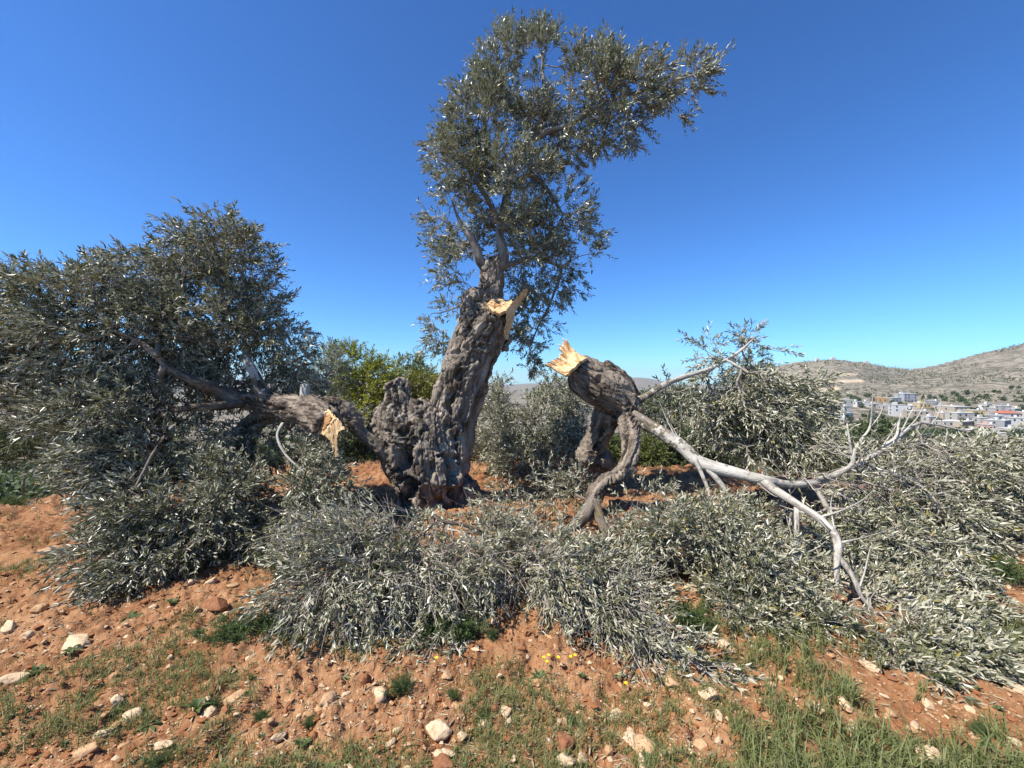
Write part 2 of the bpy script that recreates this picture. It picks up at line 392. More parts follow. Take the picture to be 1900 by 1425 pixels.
def hills():
    u = np.concatenate([np.linspace(-2.3, -1.4, 16, endpoint=False), (np.arange(-110, 1150, 6) - 950) / F, (np.arange(1150, 2120, 1.6) - 950) / F, np.linspace(1.56, 2.3, 16)])
    Y = np.concatenate([np.exp(np.arange(math.log(7.0), math.log(300), 0.06)), np.arange(300, 1160, 4.5), np.exp(np.arange(math.log(1165), math.log(9000), 0.05))])
    U, YY = np.meshgrid(u, Y); x = U * YY; y = YY
    d = np.sqrt(x * x + y * y)
    z = terrain(x, y) - 0.35 * (1 - sstep(d, 11, 13.2))
    q = np.stack([x, y, 0 * x], -1); px = 950 + F * U
    onh = sstep(px, 1250, 1420) * sstep(y, 300, 450) * (1 - sstep(y, 1150, 1400))
    z = z + onh * (2.2 * fbm(q * 0.02, 3, 4)) * (1 - 0.6 * sstep(y, 900, 1000)) + (0.12 * fbm(q * 0.5, 5, 3) + 0.3 * fbm(q * 0.1, 6, 2)) * sstep(d, 13, 40) * (1 - onh)
    # terraces on the hillside
    st = 5.0; zz = z / st; fl = np.floor(zz); fr = zz - fl
    z = np.where(onh > 0.4, z * 0.35 + 0.65 * (fl + sstep(fr, 0.55, 0.95)) * st, z)
    V = np.stack([x, y, z], -1).reshape(-1, 3); n, m = z.shape
    i = (np.arange(n - 1)[:, None] * m + np.arange(m - 1)[None]); f = np.stack([i, i + m, i + m + 1, i + 1], -1).reshape(-1, 4)
    mb = MB(); mb.add(V, [f]); o = mb.obj("hills", M_HILL)
    py = HY - (z - H) * F / y
    b = np.zeros_like(z)
    for (x0, x1, y0, y1) in ((1546, 1596, 692, 698), (1540, 1604, 703, 710), (1490, 1520, 709, 717), (1500, 1565, 717, 724), (1478, 1530, 724, 729)):
        nn = 4 * vnoise(np.stack([px * 0.06, py * 0.12, 0 * px], -1), 4)
        b = np.maximum(b, sstep(px + 2 * nn, x0, x0 + 8) * (1 - sstep(px + 2 * nn, x1 - 8, x1)) * sstep(py + nn * .4, y0, y0 + 2) * (1 - sstep(py + nn * .4, y1 - 2, y1)) * (y > 450) * (y < 1050))
    a = o.data.attributes.new("bare", 'FLOAT', 'POINT'); a.data.foreach_set("value", b.ravel().astype(np.float32))
    a = o.data.attributes.new("near", 'FLOAT', 'POINT'); a.data.foreach_set("value", (1 - sstep(d, 60, 260)).ravel().astype(np.float32))
    return tag(o, "terraced stony hills and valley behind the olive trees", kind="structure")
hills()

# ------------------------------------------------------------------ foliage
def leaves(mb, pos, axis, nor, L, W, mat, rng, curl=0.12):
    n = len(pos); side = nrm(np.cross(axis, nor)); nor = np.cross(side, axis)
    L = L[:, None]; W = W[:, None] * 0.5
    mid = lambda t, w, s, up: pos + axis * L * t + side * W * w * s - nor * (L * curl * t * t) + nor * W * up
    V = np.stack([pos, mid(.3, .95, 1, .35), mid(.68, .8, 1, .3), mid(1, 0, 0, 0), mid(.68, .8, -1, .3), mid(.3, .95, -1, .35)], 1).reshape(-1, 3)
    b = np.arange(n)[:, None] * 6
    f = np.concatenate([b + np.array([[0, 1, 2, 3]]), b + np.array([[0, 3, 4, 5]])])
    r = rng.random(n); mb.add(V, [f], mat, np.concatenate([r, r]), smooth=False)

def prisms(mb, A, B, ra, rb, mat, sides=4, rnd=None):
    t = nrm(B - A); ref = np.where(np.abs(t[:, 2:3]) > 0.9, np.array([[1.0, 0, 0]]), np.array([[0, 0, 1.0]]))
    u = nrm(np.cross(t, ref)); v = np.cross(t, u); a = np.arange(sides) * 2 * np.pi / sides
    rr = np.cos(a)[None, :, None] * u[:, None] + np.sin(a)[None, :, None] * v[:, None]
    V = np.concatenate([A[:, None] + rr * ra[:, None, None], B[:, None] + rr * rb[:, None, None]], 1).reshape(-1, 3)
    b = np.arange(len(A))[:, None, None] * 2 * sides; i = np.arange(sides); j = (i + 1) % sides
    f = (b + np.stack([i, j, j + sides, i + sides], -1)[None]).reshape(-1, 4)
    mb.add(V, [f], mat, 0.5)

def crown(name, parent, mats, roots, blobs, N, seed, shoots=3, nl=8, ll=0.062, lw=0.0135, slen=(0.16, 0.34), gap=-0.25, gfreq=2.2, droop=0.05, flip=0.25, up=0.4,
          side_shoots=0.4, tw=0.0022, radial=0.5, shell=0.5, step=0.11, maxr=0.03, bare=0.0, floor=True, jit=0.55):
    """branch framework grown from the limbs to clusters inside the blobs, shoots at its ends and opposite leaves along them.
    blob: (px, py, rx, ry, depth, depth radius, density, (flow))"""
    rng = np.random.default_rng(seed); T, FL, CE = [], [], []
    wts = np.array([b[2] * b[3] * b[6] * (b[4] / 5.0) ** 2 for b in blobs]); cnt = np.maximum(2, (N * wts / wts.sum()).astype(int))
    for b, k in zip(blobs, cnt):
        c = P(b[0], b[1], b[4]); s = np.array([b[2] * b[4] / F, b[5], b[3] * b[4] / F])
        d = nrm(rng.normal(size=(k * 4, 3))); p = c + d * s * (rng.random((k * 4, 1)) ** (1 / (2.0 + shell * 2.0)))
        ok = fbm(p * gfreq, seed, 2) > gap
        p = p[ok][:k]; T.append(p); CE.append(np.repeat(c[None], len(p), 0))
        FL.append(np.repeat(np.array(b[7] if len(b) > 7 else (0, 0, 0), float)[None], len(p), 0))
    T = np.concatenate(T); FL = np.concatenate(FL); CE = np.concatenate(CE)
    if floor: T[:, 2] = np.maximum(T[:, 2], terrain(T[:, 0], T[:, 1]) + 0.03 + 0.05 * rng.random(len(T)))
    R = np.asarray(roots, float); nr = len(R)
    cap = nr + len(T) * 16 + 10; X = np.zeros((cap, 3)); par = np.full(cap, -1); pl = np.zeros(cap); dr = np.zeros((cap, 3)); fl = np.zeros((cap, 3)); ce = np.zeros((cap, 3)); end = np.zeros(cap, bool)
    X[:nr] = R[:, :3]; dr[:nr] = nrm(np.gradient(R[:, :3], axis=0)) if nr > 1 else np.array([[0, 0, 1.0]]); n = nr
    order = np.argsort([np.min(np.linalg.norm(R[:, :3] - t, axis=1)) for t in T])
    for k in order:
        t = T[k]; d = np.linalg.norm(X[:n] - t, axis=1); i = int(np.argmin(d + 0.22 * pl[:n])); D = d[i]
        if D < 0.03: continue
        m = min(16, max(1, int(math.ceil(D / step)))); di = dr[i]
        p1 = X[i] + (di * 0.6 + nrm((t - X[i])[None])[0] * 0.4) * D * 0.35
        p2 = t - nrm((nrm((t - CE[k])[None]) * radial + FL[k] + nrm((t - X[i])[None]) * 0.7))[0] * D * 0.3
        for q in range(1, m + 1):
            s = q / m; X[n] = X[i] * (1 - s) ** 3 + 3 * p1 * s * (1 - s) ** 2 + 3 * p2 * s * s * (1 - s) + t * s ** 3 + (rng.normal(size=3) * 0.012 if q < m else 0)
            par[n] = i if q == 1 else n - 1; pl[n] = pl[par[n]] + D / m; dr[n] = nrm((X[n] - X[par[n]])[None])[0]; fl[n] = FL[k]; ce[n] = CE[k]; n += 1
            if n >= cap - 2: break
        end[n - 1] = True
        if n >= cap - 20: break
    X, par, dr, fl, ce, end, pl = X[:n], par[:n], dr[:n], fl[:n], ce[:n], end[:n], pl[:n]
    w = end.astype(float)
    for i in range(n - 1, nr - 1, -1):
        if par[i] >= nr: w[par[i]] += w[i]
    r = np.minimum(tw * np.maximum(w, 0.6) ** 0.46, maxr)
    if R.shape[1] > 3:
        r[:nr] = np.maximum(R[:, 3], .001)
        for i in range(nr, n): r[i] = min(r[i], r[par[i]] * (.8 if par[i] < nr else 1.0))
        r = np.maximum(r, .0012)
    mb = MB(); e = np.arange(nr, n); pr = par[e]
    rp = np.where(pr < nr, r[e], r[pr])
    thick = r[e] > 0.006
    for msk, sd in ((thick, 6), (~thick, 4)):
        if msk.any(): prisms(mb, X[pr[msk]], X[e[msk]], np.minimum(rp[msk], r[e][msk] * 1.35), r[e][msk], 1, sd)
    # shoots
    ids = np.concatenate([np.repeat(e[end[e]], shoots), e[(w[e] < 8) & (rng.random(len(e)) < side_shoots)]])
    S = len(ids); p0 = X[ids]; base = dr[ids] * 0.7 + fl[ids] * 0.9 + nrm(p0 - ce[ids]) * radial + rng.normal(size=(S, 3)) * jit
    base[:, 2] += up * 0.5; d = nrm(base); ln = rng.uniform(*slen, S)
    gz = np.array([0, 0, -1.0]) * droop
    pt = lambda t: p0 + d * (ln * t)[:, None] + gz * (t * t)[:, None] * (ln / 0.25)[:, None]
    ts = [np.full(S, v) for v in (0, .34, .67, 1.0)]; pts = [pt(t) for t in ts]
    for k in range(3): prisms(mb, pts[k], pts[k + 1], np.full(S, (0.0019, 0.0015, 0.0011)[k] * tw / 0.0022), np.full(S, (0.0015, 0.0011, 0.0006)[k] * tw / 0.0022), 1, 3)
    keep_s = rng.random(S) >= bare
    phi = rng.uniform(0, 2 * np.pi, S); AP, AA, AN = [], [], []
    for k in range(nl):
        t = np.full(S, 0.1 + 0.9 * (k + 0.6) / nl) + rng.normal(size=S) * 0.02; pos = pt(t)
        tan = nrm(d * ln[:, None] + 2 * gz * t[:, None] * (ln / 0.25)[:, None])
        ref = np.where(np.abs(tan[:, 2:3]) > 0.9, np.array([[1.0, 0, 0]]), np.array([[0, 0, 1.0]])); e1 = nrm(np.cross(tan, ref)); e2 = np.cross(tan, e1)
        a = phi + k * np.pi / 2
        for sg in (1, -1):
            sd = (np.cos(a)[:, None] * e1 + np.sin(a)[:, None] * e2) * sg
            ax = nrm(tan * (0.75 + 0.3 * k / nl) + sd * 0.62 + rng.normal(size=(S, 3)) * 0.16 + np.array([0, 0, -1.0]) * droop * 1.2)
            no = nrm(tan - ax * (tan * ax).sum(1)[:, None] + np.array([0, 0, 1.0]) * up * 0.6 + rng.normal(size=(S, 3)) * 0.45)
            fm = rng.random(S) < flip; no[fm] *= -1
            kp = keep_s & (rng.random(S) < 0.9); AP.append(pos[kp]); AA.append(ax[kp]); AN.append(no[kp])
    AP, AA, AN = np.concatenate(AP), np.concatenate(AA), np.concatenate(AN)
    if floor:
        gz0 = terrain(AP[:, 0], AP[:, 1]) + 0.015; AP[:, 2] = np.maximum(AP[:, 2], gz0); lo = AP[:, 2] < gz0 + 0.03; AA[lo, 2] = np.maximum(AA[lo, 2], 0); AA = nrm(AA)
    sz = rng.uniform(0.72, 1.2, len(AP))
    leaves(mb, AP, AA, AN, ll * sz, lw * sz * rng.uniform(0.85, 1.2, len(AP)), 0, rng)
    print("CROWN", name, "targets", len(T), "nodes", n, "leaves", len(AP))
    return mb.obj(name, mats, parent)

def rows_np(*qs): return np.concatenate([np.asarray(q) for q in qs])

# ------------------------------------------------------------------ torn wood: outline traced, given depth, thickness and fibrous relief
def torn(name, outline, mats, parent, back, seed=0, cuts=4, amp=0.008, fibre=(1, 0, 0), rim=0.0):
    bm = bmesh.new(); vs = [bm.verts.new(P(*o)) for o in outline]; f = bm.faces.new(vs)
    bmesh.ops.triangulate(bm, faces=[f])
    for _ in range(cuts):
        ee = [e for e in bm.edges if e.calc_length() > 0.015]
        if not ee: break
        bmesh.ops.subdivide_edges(bm, edges=ee, cuts=1); bmesh.ops.triangulate(bm, faces=bm.faces[:])
    bm.normal_update()
    back = Vector(back); fb = Vector(fibre).normalized(); nb = -back.normalized()
    be = {v for e in bm.edges if e.is_boundary for v in e.verts}
    vv = bm.verts[:]; co = np.array([v.co[:] for v in vv]); fv = np.array(fb)
    gr = co - fv * (co @ fv)[:, None] * 0.85
    n = fbm(gr * 55, seed, 3) * amp + fbm(co * 18, seed + 3, 2) * amp * 0.9
    j = np.stack([vnoise(co * 60 + k * 7, seed + k) for k in range(3)], 1) * 0.012
    for v, a, b in zip(vv, n, j):
        v.co += nb * float(a) + (Vector(b) if v in be else Vector((0, 0, 0)))
    ff = bm.faces[:]; ret = bmesh.ops.extrude_face_region(bm, geom=ff)
    nvs = [x for x in ret['geom'] if isinstance(x, bmesh.types.BMVert)]
    for v in nvs: v.co += back * random.Random(seed).uniform(0.9, 1.1)
    bmesh.ops.recalc_face_normals(bm, faces=bm.faces[:])
    V = np.array([v.co[:] for v in bm.verts]); bm.verts.index_update()
    for k, v in enumerate(bm.verts): v.index = k
    tri = [[v.index for v in f.verts] for f in bm.faces if len(f.verts) == 3]; quad = [[v.index for v in f.verts] for f in bm.faces if len(f.verts) == 4]
    bm.free(); mb = MB(); gr = V - fv * (V @ fv)[:, None] * 0.85
    mb.add(V, [np.array(tri), np.array(quad)] if quad else [np.array(tri)], 0, 0.5, gr, smooth=False)
    return mb.obj(name, mats, parent)

def limb(parent, rows, mat, name="limb", sides=10, bump=0.1, wig=0.012, step=0.035, seed=1, fade=0):
    mb = MB(); q = tube(mb, pxl(rows), step, sides, bump, wig, seed=seed); mats = [mat]
    if fade:
        V = mb.V[0]; f, _m, r, sm = mb.Fc[0]; c = V[f].mean(1); d = np.linalg.norm(c - q[0, :3], axis=1)
        old = d / fade + .55 * fbm(c * 26, seed, 3) < .6; mb.Fc[0] = (f[~old], 0, r[~old], sm)
        if old.any(): mb.Fc.append((f[old], 1, r[old], sm)); mats = [mat, M_BARK3]
    mb.obj(name, mats, parent); return q

# ------------------------------------------------------------------ the standing olive tree
TY = 5.12
tree = empty("olive_tree", P(815, 945, 5.1), "old gnarled olive trunk still standing, its snapped top bearing one grey green crown", "tree")
tubes = [pxl(r) for r in (
    [(838, 985, 62, 5.15), (834, 930, 50, 5.15), (828, 880, 44, 5.15), (832, 820, 44, 5.15), (842, 765, 44, 5.15), (855, 715, 44, 5.15), (872, 660, 45, 5.15), (890, 610, 44, 5.15), (905, 575, 36, 5.15)],
    [(890, 625, 44, 5.1), (908, 600, 36, 5.0), (922, 580, 27, 4.92)],
    [(808, 985, 52, 5.05), (795, 925, 42, 5.02), (775, 875, 44, 5.0), (752, 825, 46, 5.0), (738, 782, 33, 5.0), (735, 748, 22, 5.0), (733, 722, 18, 5.0), (726, 712, 17, 5.0)],
    [(738, 745, 18, 5.02), (746, 722, 16, 5.05), (754, 708, 11, 5.08)],
    [(805, 940, 50, 5.0), (792, 890, 48, 4.98), (785, 830, 48, 4.98), (785, 785, 38, 5.0), (782, 765, 26, 5.02)],
    [(815, 900, 46, 4.98), (800, 840, 44, 4.98), (785, 790, 36, 5.0), (772, 757, 24, 5.02), (768, 745, 15, 5.02)],
    [(725, 840, 26, 5.0), (708, 800, 20, 5.02), (708, 770, 14, 5.05), (716, 752, 10, 5.05)],
    [(825, 775, 26, 5.05), (815, 752, 16, 5.1)],
    [(880, 600, 26, 5.08), (870, 575, 21, 5.05), (872, 556, 16, 5.05), (890, 548, 12, 5.1)],
    [(905, 585, 30, 5.16), (912, 550, 24, 5.18), (915, 520, 21, 5.18), (917, 497, 20, 5.18), (935, 480, 12, 5.18)],
    [(917, 500, 16, 5.18), (900, 488, 9, 5.16)],
    [(925, 640, 18, 5.2), (940, 622, 10, 5.22)],
    [(862, 900, 26, 5.1), (884, 945, 20, 5.05), (905, 975, 12, 5.0)],
    [(765, 920, 20, 4.9), (752, 965, 12, 4.75)],
    [(770, 950, 26, 4.8), (775, 985, 16, 4.65)],
)]
def hole(px, py, Y, r, d): return (P(px, py, Y), r * Y / F, d)
trunk = gnarled("trunk", tubes, M_BARK, tree, 0.0105, [hole(762, 905, 4.7, 13, .16), hole(752, 858, 4.7, 16, .16), hole(748, 800, 4.7, 10, .12), hole(782, 770, 4.72, 8, .09), hole(845, 655, 4.85, 7, .08), hole(868, 648, 4.85, 5, .06), hole(858, 690, 4.85, 6, .06),
    hole(735, 770, 4.75, 6, .07), hole(870, 610, 4.85, 6, .07), hole(800, 870, 4.7, 10, .07), hole(838, 735, 4.83, 12, .10), hole(880, 566, 4.88, 5, .05), hole(862, 575, 4.86, 5, .05), hole(815, 935, 4.65, 14, .10), hole(832, 760, 4.8, 9, .10), hole(834, 790, 4.78, 9, .11), hole(838, 820, 4.76, 10, .12), hole(840, 850, 4.75, 10, .12), hole(842, 880, 4.74, 11, .12), hole(768, 820, 4.68, 7, .07), hole(770, 790, 4.7, 6, .06), hole(715, 830, 4.75, 8, .07), hole(892, 640, 4.85, 5, .05), hole(850, 700, 4.83, 6, .06)], 1.25, 3)
cut = torn("cut_face", [(898, 560, 4.84), (903, 568, 4.78), (912, 576, 4.74), (925, 582, 4.72), (931, 578, 4.73), (940, 577, 4.74), (946, 568, 4.80), (952, 558, 4.88), (944, 557, 4.93), (932, 555, 4.97), (922, 553, 4.99), (911, 556, 4.95), (904, 561, 4.88)], [M_WOOD], tree, (0.0, 0.03, -0.03), 1, 4, 0.005, (0.3, 1, 0.1))
torn("heart_wood", [(906, 563, 4.86), (914, 569, 4.795), (926, 573, 4.775), (931, 566, 4.84), (927, 559, 4.915), (916, 557.5, 4.935)], [M_HEART], cut, (0, 0.03, -0.03), 4, 3, 0.005, (0.3, 1, 0.1))
torn("splinter", [(938, 578, 4.735), (948, 565, 4.79), (957, 553, 4.84), (966, 543, 4.86), (976, 536, 4.88), (971, 547, 4.90), (963, 558, 4.90), (955, 568, 4.88), (950, 578, 4.85), (947, 595, 4.82), (941, 612, 4.82), (937, 628, 4.83), (934, 626, 4.81), (937, 606, 4.79), (939, 590, 4.76)], [M_WOOD], cut, (0.03, 0.05, 0.0), 2, 4, 0.006, (0.35, 0, 1))
TL = []
TL.append(limb(tree, [(898, 498, 8, 5.14), (888, 480, 8.5, 5.1), (882, 455, 8, 5.08), (871, 437, 7.5, 5.05), (860, 423, 5, 5.03), (848, 398, 2.6, 5.0), (838, 372, 1.8, 5.0)], M_PALE2, seed=3))
TL.append(limb(tree, [(930, 498, 12, 5.18), (934, 470, 10, 5.18), (927, 432, 8, 5.2), (936, 385, 8, 5.22), (945, 340, 7, 5.25), (952, 300, 7, 5.3), (985, 255, 6, 5.3), (1010, 200, 5, 5.3), (1005, 130, 3, 5.3), (1005, 92, 1.5, 5.3)], M_PALE2, seed=4))
TL.append(limb(tree, [(968, 330, 5, 5.28), (985, 325, 5, 5.3), (1005, 340, 4, 5.3), (1025, 365, 3, 5.3), (1045, 400, 2, 5.3)], M_PALE2, seed=5, sides=8))
TL.append(limb(tree, [(985, 262, 5.5, 5.3), (1012, 246, 6, 5.25), (1050, 235, 5, 5.2), (1100, 205, 4, 5.1), (1150, 180, 3, 5.0), (1210, 165, 2.4, 5.0), (1270, 145, 1.6, 5.0), (1318, 128, 0.8, 5.0)], M_PALE2, seed=6, sides=8))
TL.append(limb(tree, [(940, 492, 7, 5.22), (965, 485, 5, 5.3), (1000, 480, 4, 5.4), (1040, 500, 3, 5.5), (1020, 560, 2, 5.6), (985, 640, 1.4, 5.6)], M_PALE2, seed=7, sides=8))
TL.append(limb(tree, [(930, 420, 5, 5.2), (905, 370, 4, 5.1), (880, 320, 3, 5.0), (900, 240, 2, 5.1), (930, 120, 1.2, 5.2)], M_PALE2, seed=8, sides=8))
TL.append(limb(tree, [(890, 548, 2.6, 5.05), (903, 528, 2.4, 5.0), (908, 505, 1.5, 4.95)], M_PALE2, seed=9, sides=6))
TL.append(limb(tree, [(856, 568, 2.0, 5.0), (838, 573, 1.4, 4.95), (818, 580, 1.0, 4.9), (800, 582, 0.7, 4.85), (793, 603, .5, 4.85)], M_PALE2, seed=10, sides=6, wig=0.004))
cb = [(1005, 108, 30, 42, 5.3, .3, 1.3, (0, 0, 1)), (938, 92, 24, 34, 5.2, .25, 1.2, (-.2, 0, 1)), (965, 165, 85, 75, 5.2, .6, 1.25, (-.1, 0, .7)), (1075, 165, 75, 70, 5.2, .55, 1.1, (.2, 0, .6)), (1130, 150, 45, 48, 5.1, .35, 1.0, (.4, 0, .6)), (1190, 160, 70, 42, 5.0, .35, 1.1, (.7, 0, .3)), (1260, 150, 58, 32, 5.0, .25, 1.2, (.8, 0, .3)), (1315, 127, 14, 9, 5.0, .1, .7, (1, 0, .2)), (1255, 195, 40, 16, 5.0, .2, .5, (.6, 0, -.2)),
      (1155, 228, 60, 45, 5.05, .4, .9, (.4, 0, -.1)), (1040, 250, 90, 55, 5.2, .6, 1.2, (.2, 0, .2)), (900, 250, 75, 80, 5.1, .6, 1.15, (-.4, 0, .5)), (858, 310, 58, 60, 5.0, .5, 1.0, (-.5, 0, .4)), (945, 350, 95, 70, 5.2, .7, 1.15, (0, 0, .3)), (850, 410, 58, 65, 5.05, .5, 1.0, (-.5, 0, .2)), (970, 440, 90, 65, 5.25, .6, 1.0, (.2, 0, .1)), (1060, 400, 55, 50, 5.3, .45, .9, (.5, 0, .1)), (1090, 455, 25, 22, 5.3, .2, .6, (.6, 0, 0)), (1110, 408, 16, 10, 5.3, .1, .5, (1, 0, .1)),
      (1005, 510, 65, 55, 5.45, .5, .9, (.2, 0, -.4)), (845, 495, 42, 32, 5.0, .35, .7, (-.3, 0, -.3)), (1045, 520, 38, 34, 5.5, .3, .55, (.3, 0, -.5)), (985, 590, 45, 60, 5.6, .4, .8, (.1, 0, -.6)), (960, 655, 42, 40, 5.7, .35, .7, (.1, 0, -.5)), (832, 610, 36, 52, 5.5, .35, .7, (-.2, 0, -.3)), (880, 540, 25, 25, 5.5, .3, .4, (0, 0, -.3))]
crown("crown", tree, [M_LEAF_TREE, M_TWIG], rows_np(*TL), cb, 1750, 11, shoots=3, nl=6, up=0.5, flip=0.3, gap=-0.12, gfreq=2.6, droop=0.025, ll=0.058, lw=0.0165, side_shoots=0.35, bare=.08, slen=(.1, .26), shell=.6)

# ------------------------------------------------------------------ broken limb on the right of the trunk
rb = empty("broken_limb", P(1125, 1000, 4.1), "snapped olive limb right of the trunk, torn end raised, white boughs sprawling", "limb")
rtubes = [pxl(r) for r in (
    [(1070, 686, 26, 4.66), (1080, 693, 32, 4.63), (1105, 714, 37, 4.6), (1140, 738, 34, 4.6), (1163, 760, 27, 4.55), (1178, 777, 17, 4.5)],
    [(1115, 688, 24, 4.72), (1155, 714, 20, 4.72), (1186, 745, 11, 4.7)],
    [(1140, 750, 30, 4.68), (1122, 785, 25, 4.78), (1107, 815, 23, 4.88), (1098, 838, 23, 4.95), (1112, 864, 18, 5.0), (1114, 890, 12, 5.0), (1100, 925, 14, 4.9), (1085, 960, 14, 4.88)],
    [(1080, 840, 16, 4.8), (1112, 848, 18, 4.95), (1130, 868, 12, 5.0)],
    [(1166, 765, 24, 4.52), (1170, 790, 17, 4.42), (1172, 825, 15.5, 4.3), (1163, 858, 15, 4.2), (1145, 882, 15, 4.1), (1120, 895, 14, 4.0), (1105, 912, 13, 3.95), (1098, 938, 12, 3.88)],
    [(1163, 868, 12, 4.18), (1178, 874, 6, 4.16)],
)]
gnarled("bole", rtubes, M_BARK2, rb, 0.0092, [hole(1115, 705, 4.35, 6, .05), hole(1092, 700, 4.35, 4, .04), hole(1185, 765, 4.4, 8, .08), hole(1120, 855, 4.7, 12, .10)], 0.9, 21)
def sheet(name, rim, outer, mats, parent, bulge, back, seed, nu=190, nv=34):
    """split wood: a ruled, fibrous sheet between the sound rim and the jagged torn edge, hollowed in the middle, with thickness"""
    def res(pl):
        a = np.array([P(*q) for q in pl]); d = np.concatenate([[0], np.cumsum(np.linalg.norm(np.diff(a, axis=0), axis=1))]); t = np.linspace(0, d[-1], nu)
        return np.stack([np.interp(t, d, a[:, k]) for k in range(3)], 1)
    A, B = res(rim), res(outer); u = np.linspace(0, 1, nu); v = np.linspace(0, 1, nv)
    jag = 0.10 * fbm(np.stack([u * 22, u * 0, u * 0], 1), seed, 3) + 0.35 * np.maximum(0, ridged(np.stack([u * 26, u * 0, u * 0 + 4], 1), seed, 2) - .35) * np.sin(np.pi * u)
    vv = v[None] * (1 + jag[:, None] * v[None]); X = A[:, None] * (1 - vv[..., None]) + B[:, None] * vv[..., None]
    X = X + np.array(bulge) * (np.sin(np.pi * u)[:, None] * np.sin(np.pi * np.clip(v, 0, 1))[None])[..., None]
    g = np.stack([np.repeat(u[:, None] * .3, nv, 1), vv * 0.05, 0 * vv], -1)
    X = X + np.array(back)[None, None] * (-(0.22 * fbm(g * 60, seed + 1, 3) + 0.15 * fbm(X * 30, seed + 4, 2)))[..., None]
    Z = X + np.array(back); m = nu * nv
    i = (np.arange(nu - 1)[:, None] * nv + np.arange(nv - 1)[None]); q = np.stack([i, i + nv, i + nv + 1, i + 1], -1).reshape(-1, 4)
    rimi = np.concatenate([np.arange(nv), np.arange(1, nu) * nv + nv - 1, (nu - 1) * nv + np.arange(nv - 2, -1, -1), np.arange(nu - 2, -1, -1) * nv])
    sd = np.stack([rimi[:-1], rimi[1:], rimi[1:] + m, rimi[:-1] + m], 1)
    mb = MB(); G = g.reshape(-1, 3)
    mb.add(np.concatenate([X.reshape(-1, 3), Z.reshape(-1, 3)]), [q], 0, 0.5, np.concatenate([G, G]), smooth=True); mb.n -= 2 * m
    n0 = mb.n; mb.Fc.append((q[:, ::-1] + m + n0, 1, np.zeros(len(q)), True)); mb.Fc.append((sd + n0, 0, np.zeros(len(sd)), False)); mb.n += 2 * m
    return mb.obj(name, mats, parent)
sheet("torn_end", [(1050, 697, 4.36), (1062, 684, 4.31), (1075, 672, 4.33), (1089, 663, 4.44)], [(1040, 692, 4.38), (1015, 677, 4.44), (1025, 672, 4.50), (1040, 668, 4.56), (1042, 650, 4.60), (1052, 631, 4.62), (1060, 646, 4.60), (1074, 656, 4.56), (1087, 662, 4.48)], [M_WOOD, M_BARK2], rb, (0.03, 0.09, -0.03), (0.02, 0.035, -0.02), 6)
RL = []
RL.append(limb(rb, [(1100, 930, 12.5, 3.9), (1088, 950, 12, 3.82), (1066, 974, 11, 3.74), (1040, 990, 9, 3.68), (1005, 995, 6, 3.62), (965, 990, 5, 3.58), (920, 1000, 4, 3.5), (868, 975, 3.6, 3.4), (820, 968, 3.4, 3.35), (790, 955, 3, 3.35), (745, 990, 2.4, 3.2), (690, 1010, 1.8, 3.05), (620, 1050, 1.2, 2.9)], M_BARK3, seed=11, bump=.12))
RL.append(limb(rb, [(1101, 935, 12, 3.88), (1112, 960, 10.5, 3.8), (1124, 985, 9.5, 3.74), (1130, 1000, 8, 3.72)], M_BARK3, seed=12, bump=.12))
WH = limb(rb, [(1172, 772, 12.6, 4.45), (1190, 781, 12.6, 4.4), (1232, 806, 12.6, 4.25), (1268, 833, 12.2, 4.12), (1295, 858, 11.7, 4.02), (1340, 873, 10.8, 3.9), (1390, 886, 9.9, 3.8), (1425, 893, 9.0, 3.72), (1445, 895, 6.8, 3.74)], M_PALE, seed=13, sides=18, bump=.09, step=.02, fade=.75); RL.append(WH)
RL.append(limb(rb, [(1395, 887, 7.7, 3.79), (1422, 893, 7.7, 3.73), (1450, 896, 7.3, 3.75), (1485, 896, 6.5, 3.78), (1520, 890, 6.0, 3.82), (1570, 872, 5.2, 3.88), (1620, 846, 4.7, 3.95), (1650, 822, 4.3, 4.0), (1690, 792, 3.0, 4.1), (1725, 785, 1.7, 4.2), (1790, 800, 1.2, 4.3)], M_PALE, seed=14, bump=.08))
RL.append(limb(rb, [(1512, 890, 5, 3.8), (1550, 880, 4.5, 3.78), (1578, 860, 4, 3.76), (1583, 838, 3.4, 3.76), (1612, 800, 2, 3.78), (1620, 770, 1.1, 3.8)], M_PALE, seed=15, sides=8))
RL.append(limb(rb, [(1581, 845, 2.6, 3.76), (1577, 815, 2, 3.76), (1572, 785, 1, 3.78)], M_PALE, seed=16, sides=6))
RL.append(limb(rb, [(1606, 858, 4, 3.92), (1640, 874, 3.5, 3.9), (1668, 884, 3, 3.88), (1692, 890, 2.6, 3.86)], M_PALE, seed=17, sides=8))
RL.append(limb(rb, [(1640, 836, 4, 3.98), (1662, 810, 2.8, 4.0), (1668, 785, 1.6, 4.05), (1672, 765, .8, 4.05)], M_PALE, seed=18, sides=6))
RL.append(limb(rb, [(1398, 888, 6.9, 3.79), (1420, 896, 8.6, 3.71), (1440, 912, 8.2, 3.58), (1475, 935, 7.3, 3.4), (1510, 955, 6.9, 3.25), (1540, 980, 6.9, 3.1), (1554, 1008, 6.9, 3.0), (1554, 1040, 5.6, 2.93), (1551, 1075, 3.9, 2.88), (1548, 1110, 2.1, 2.86)], M_PALE, seed=19, bump=.08))
RL.append(limb(rb, [(1556, 1035, 5.5, 2.93), (1582, 1068, 4.6, 2.86), (1598, 1108, 3.8, 2.80), (1624, 1138, 3.0, 2.76), (1640, 1172, 1.8, 2.7), (1720, 1230, 1.4, 2.6)], M_PALE, seed=20, sides=8))
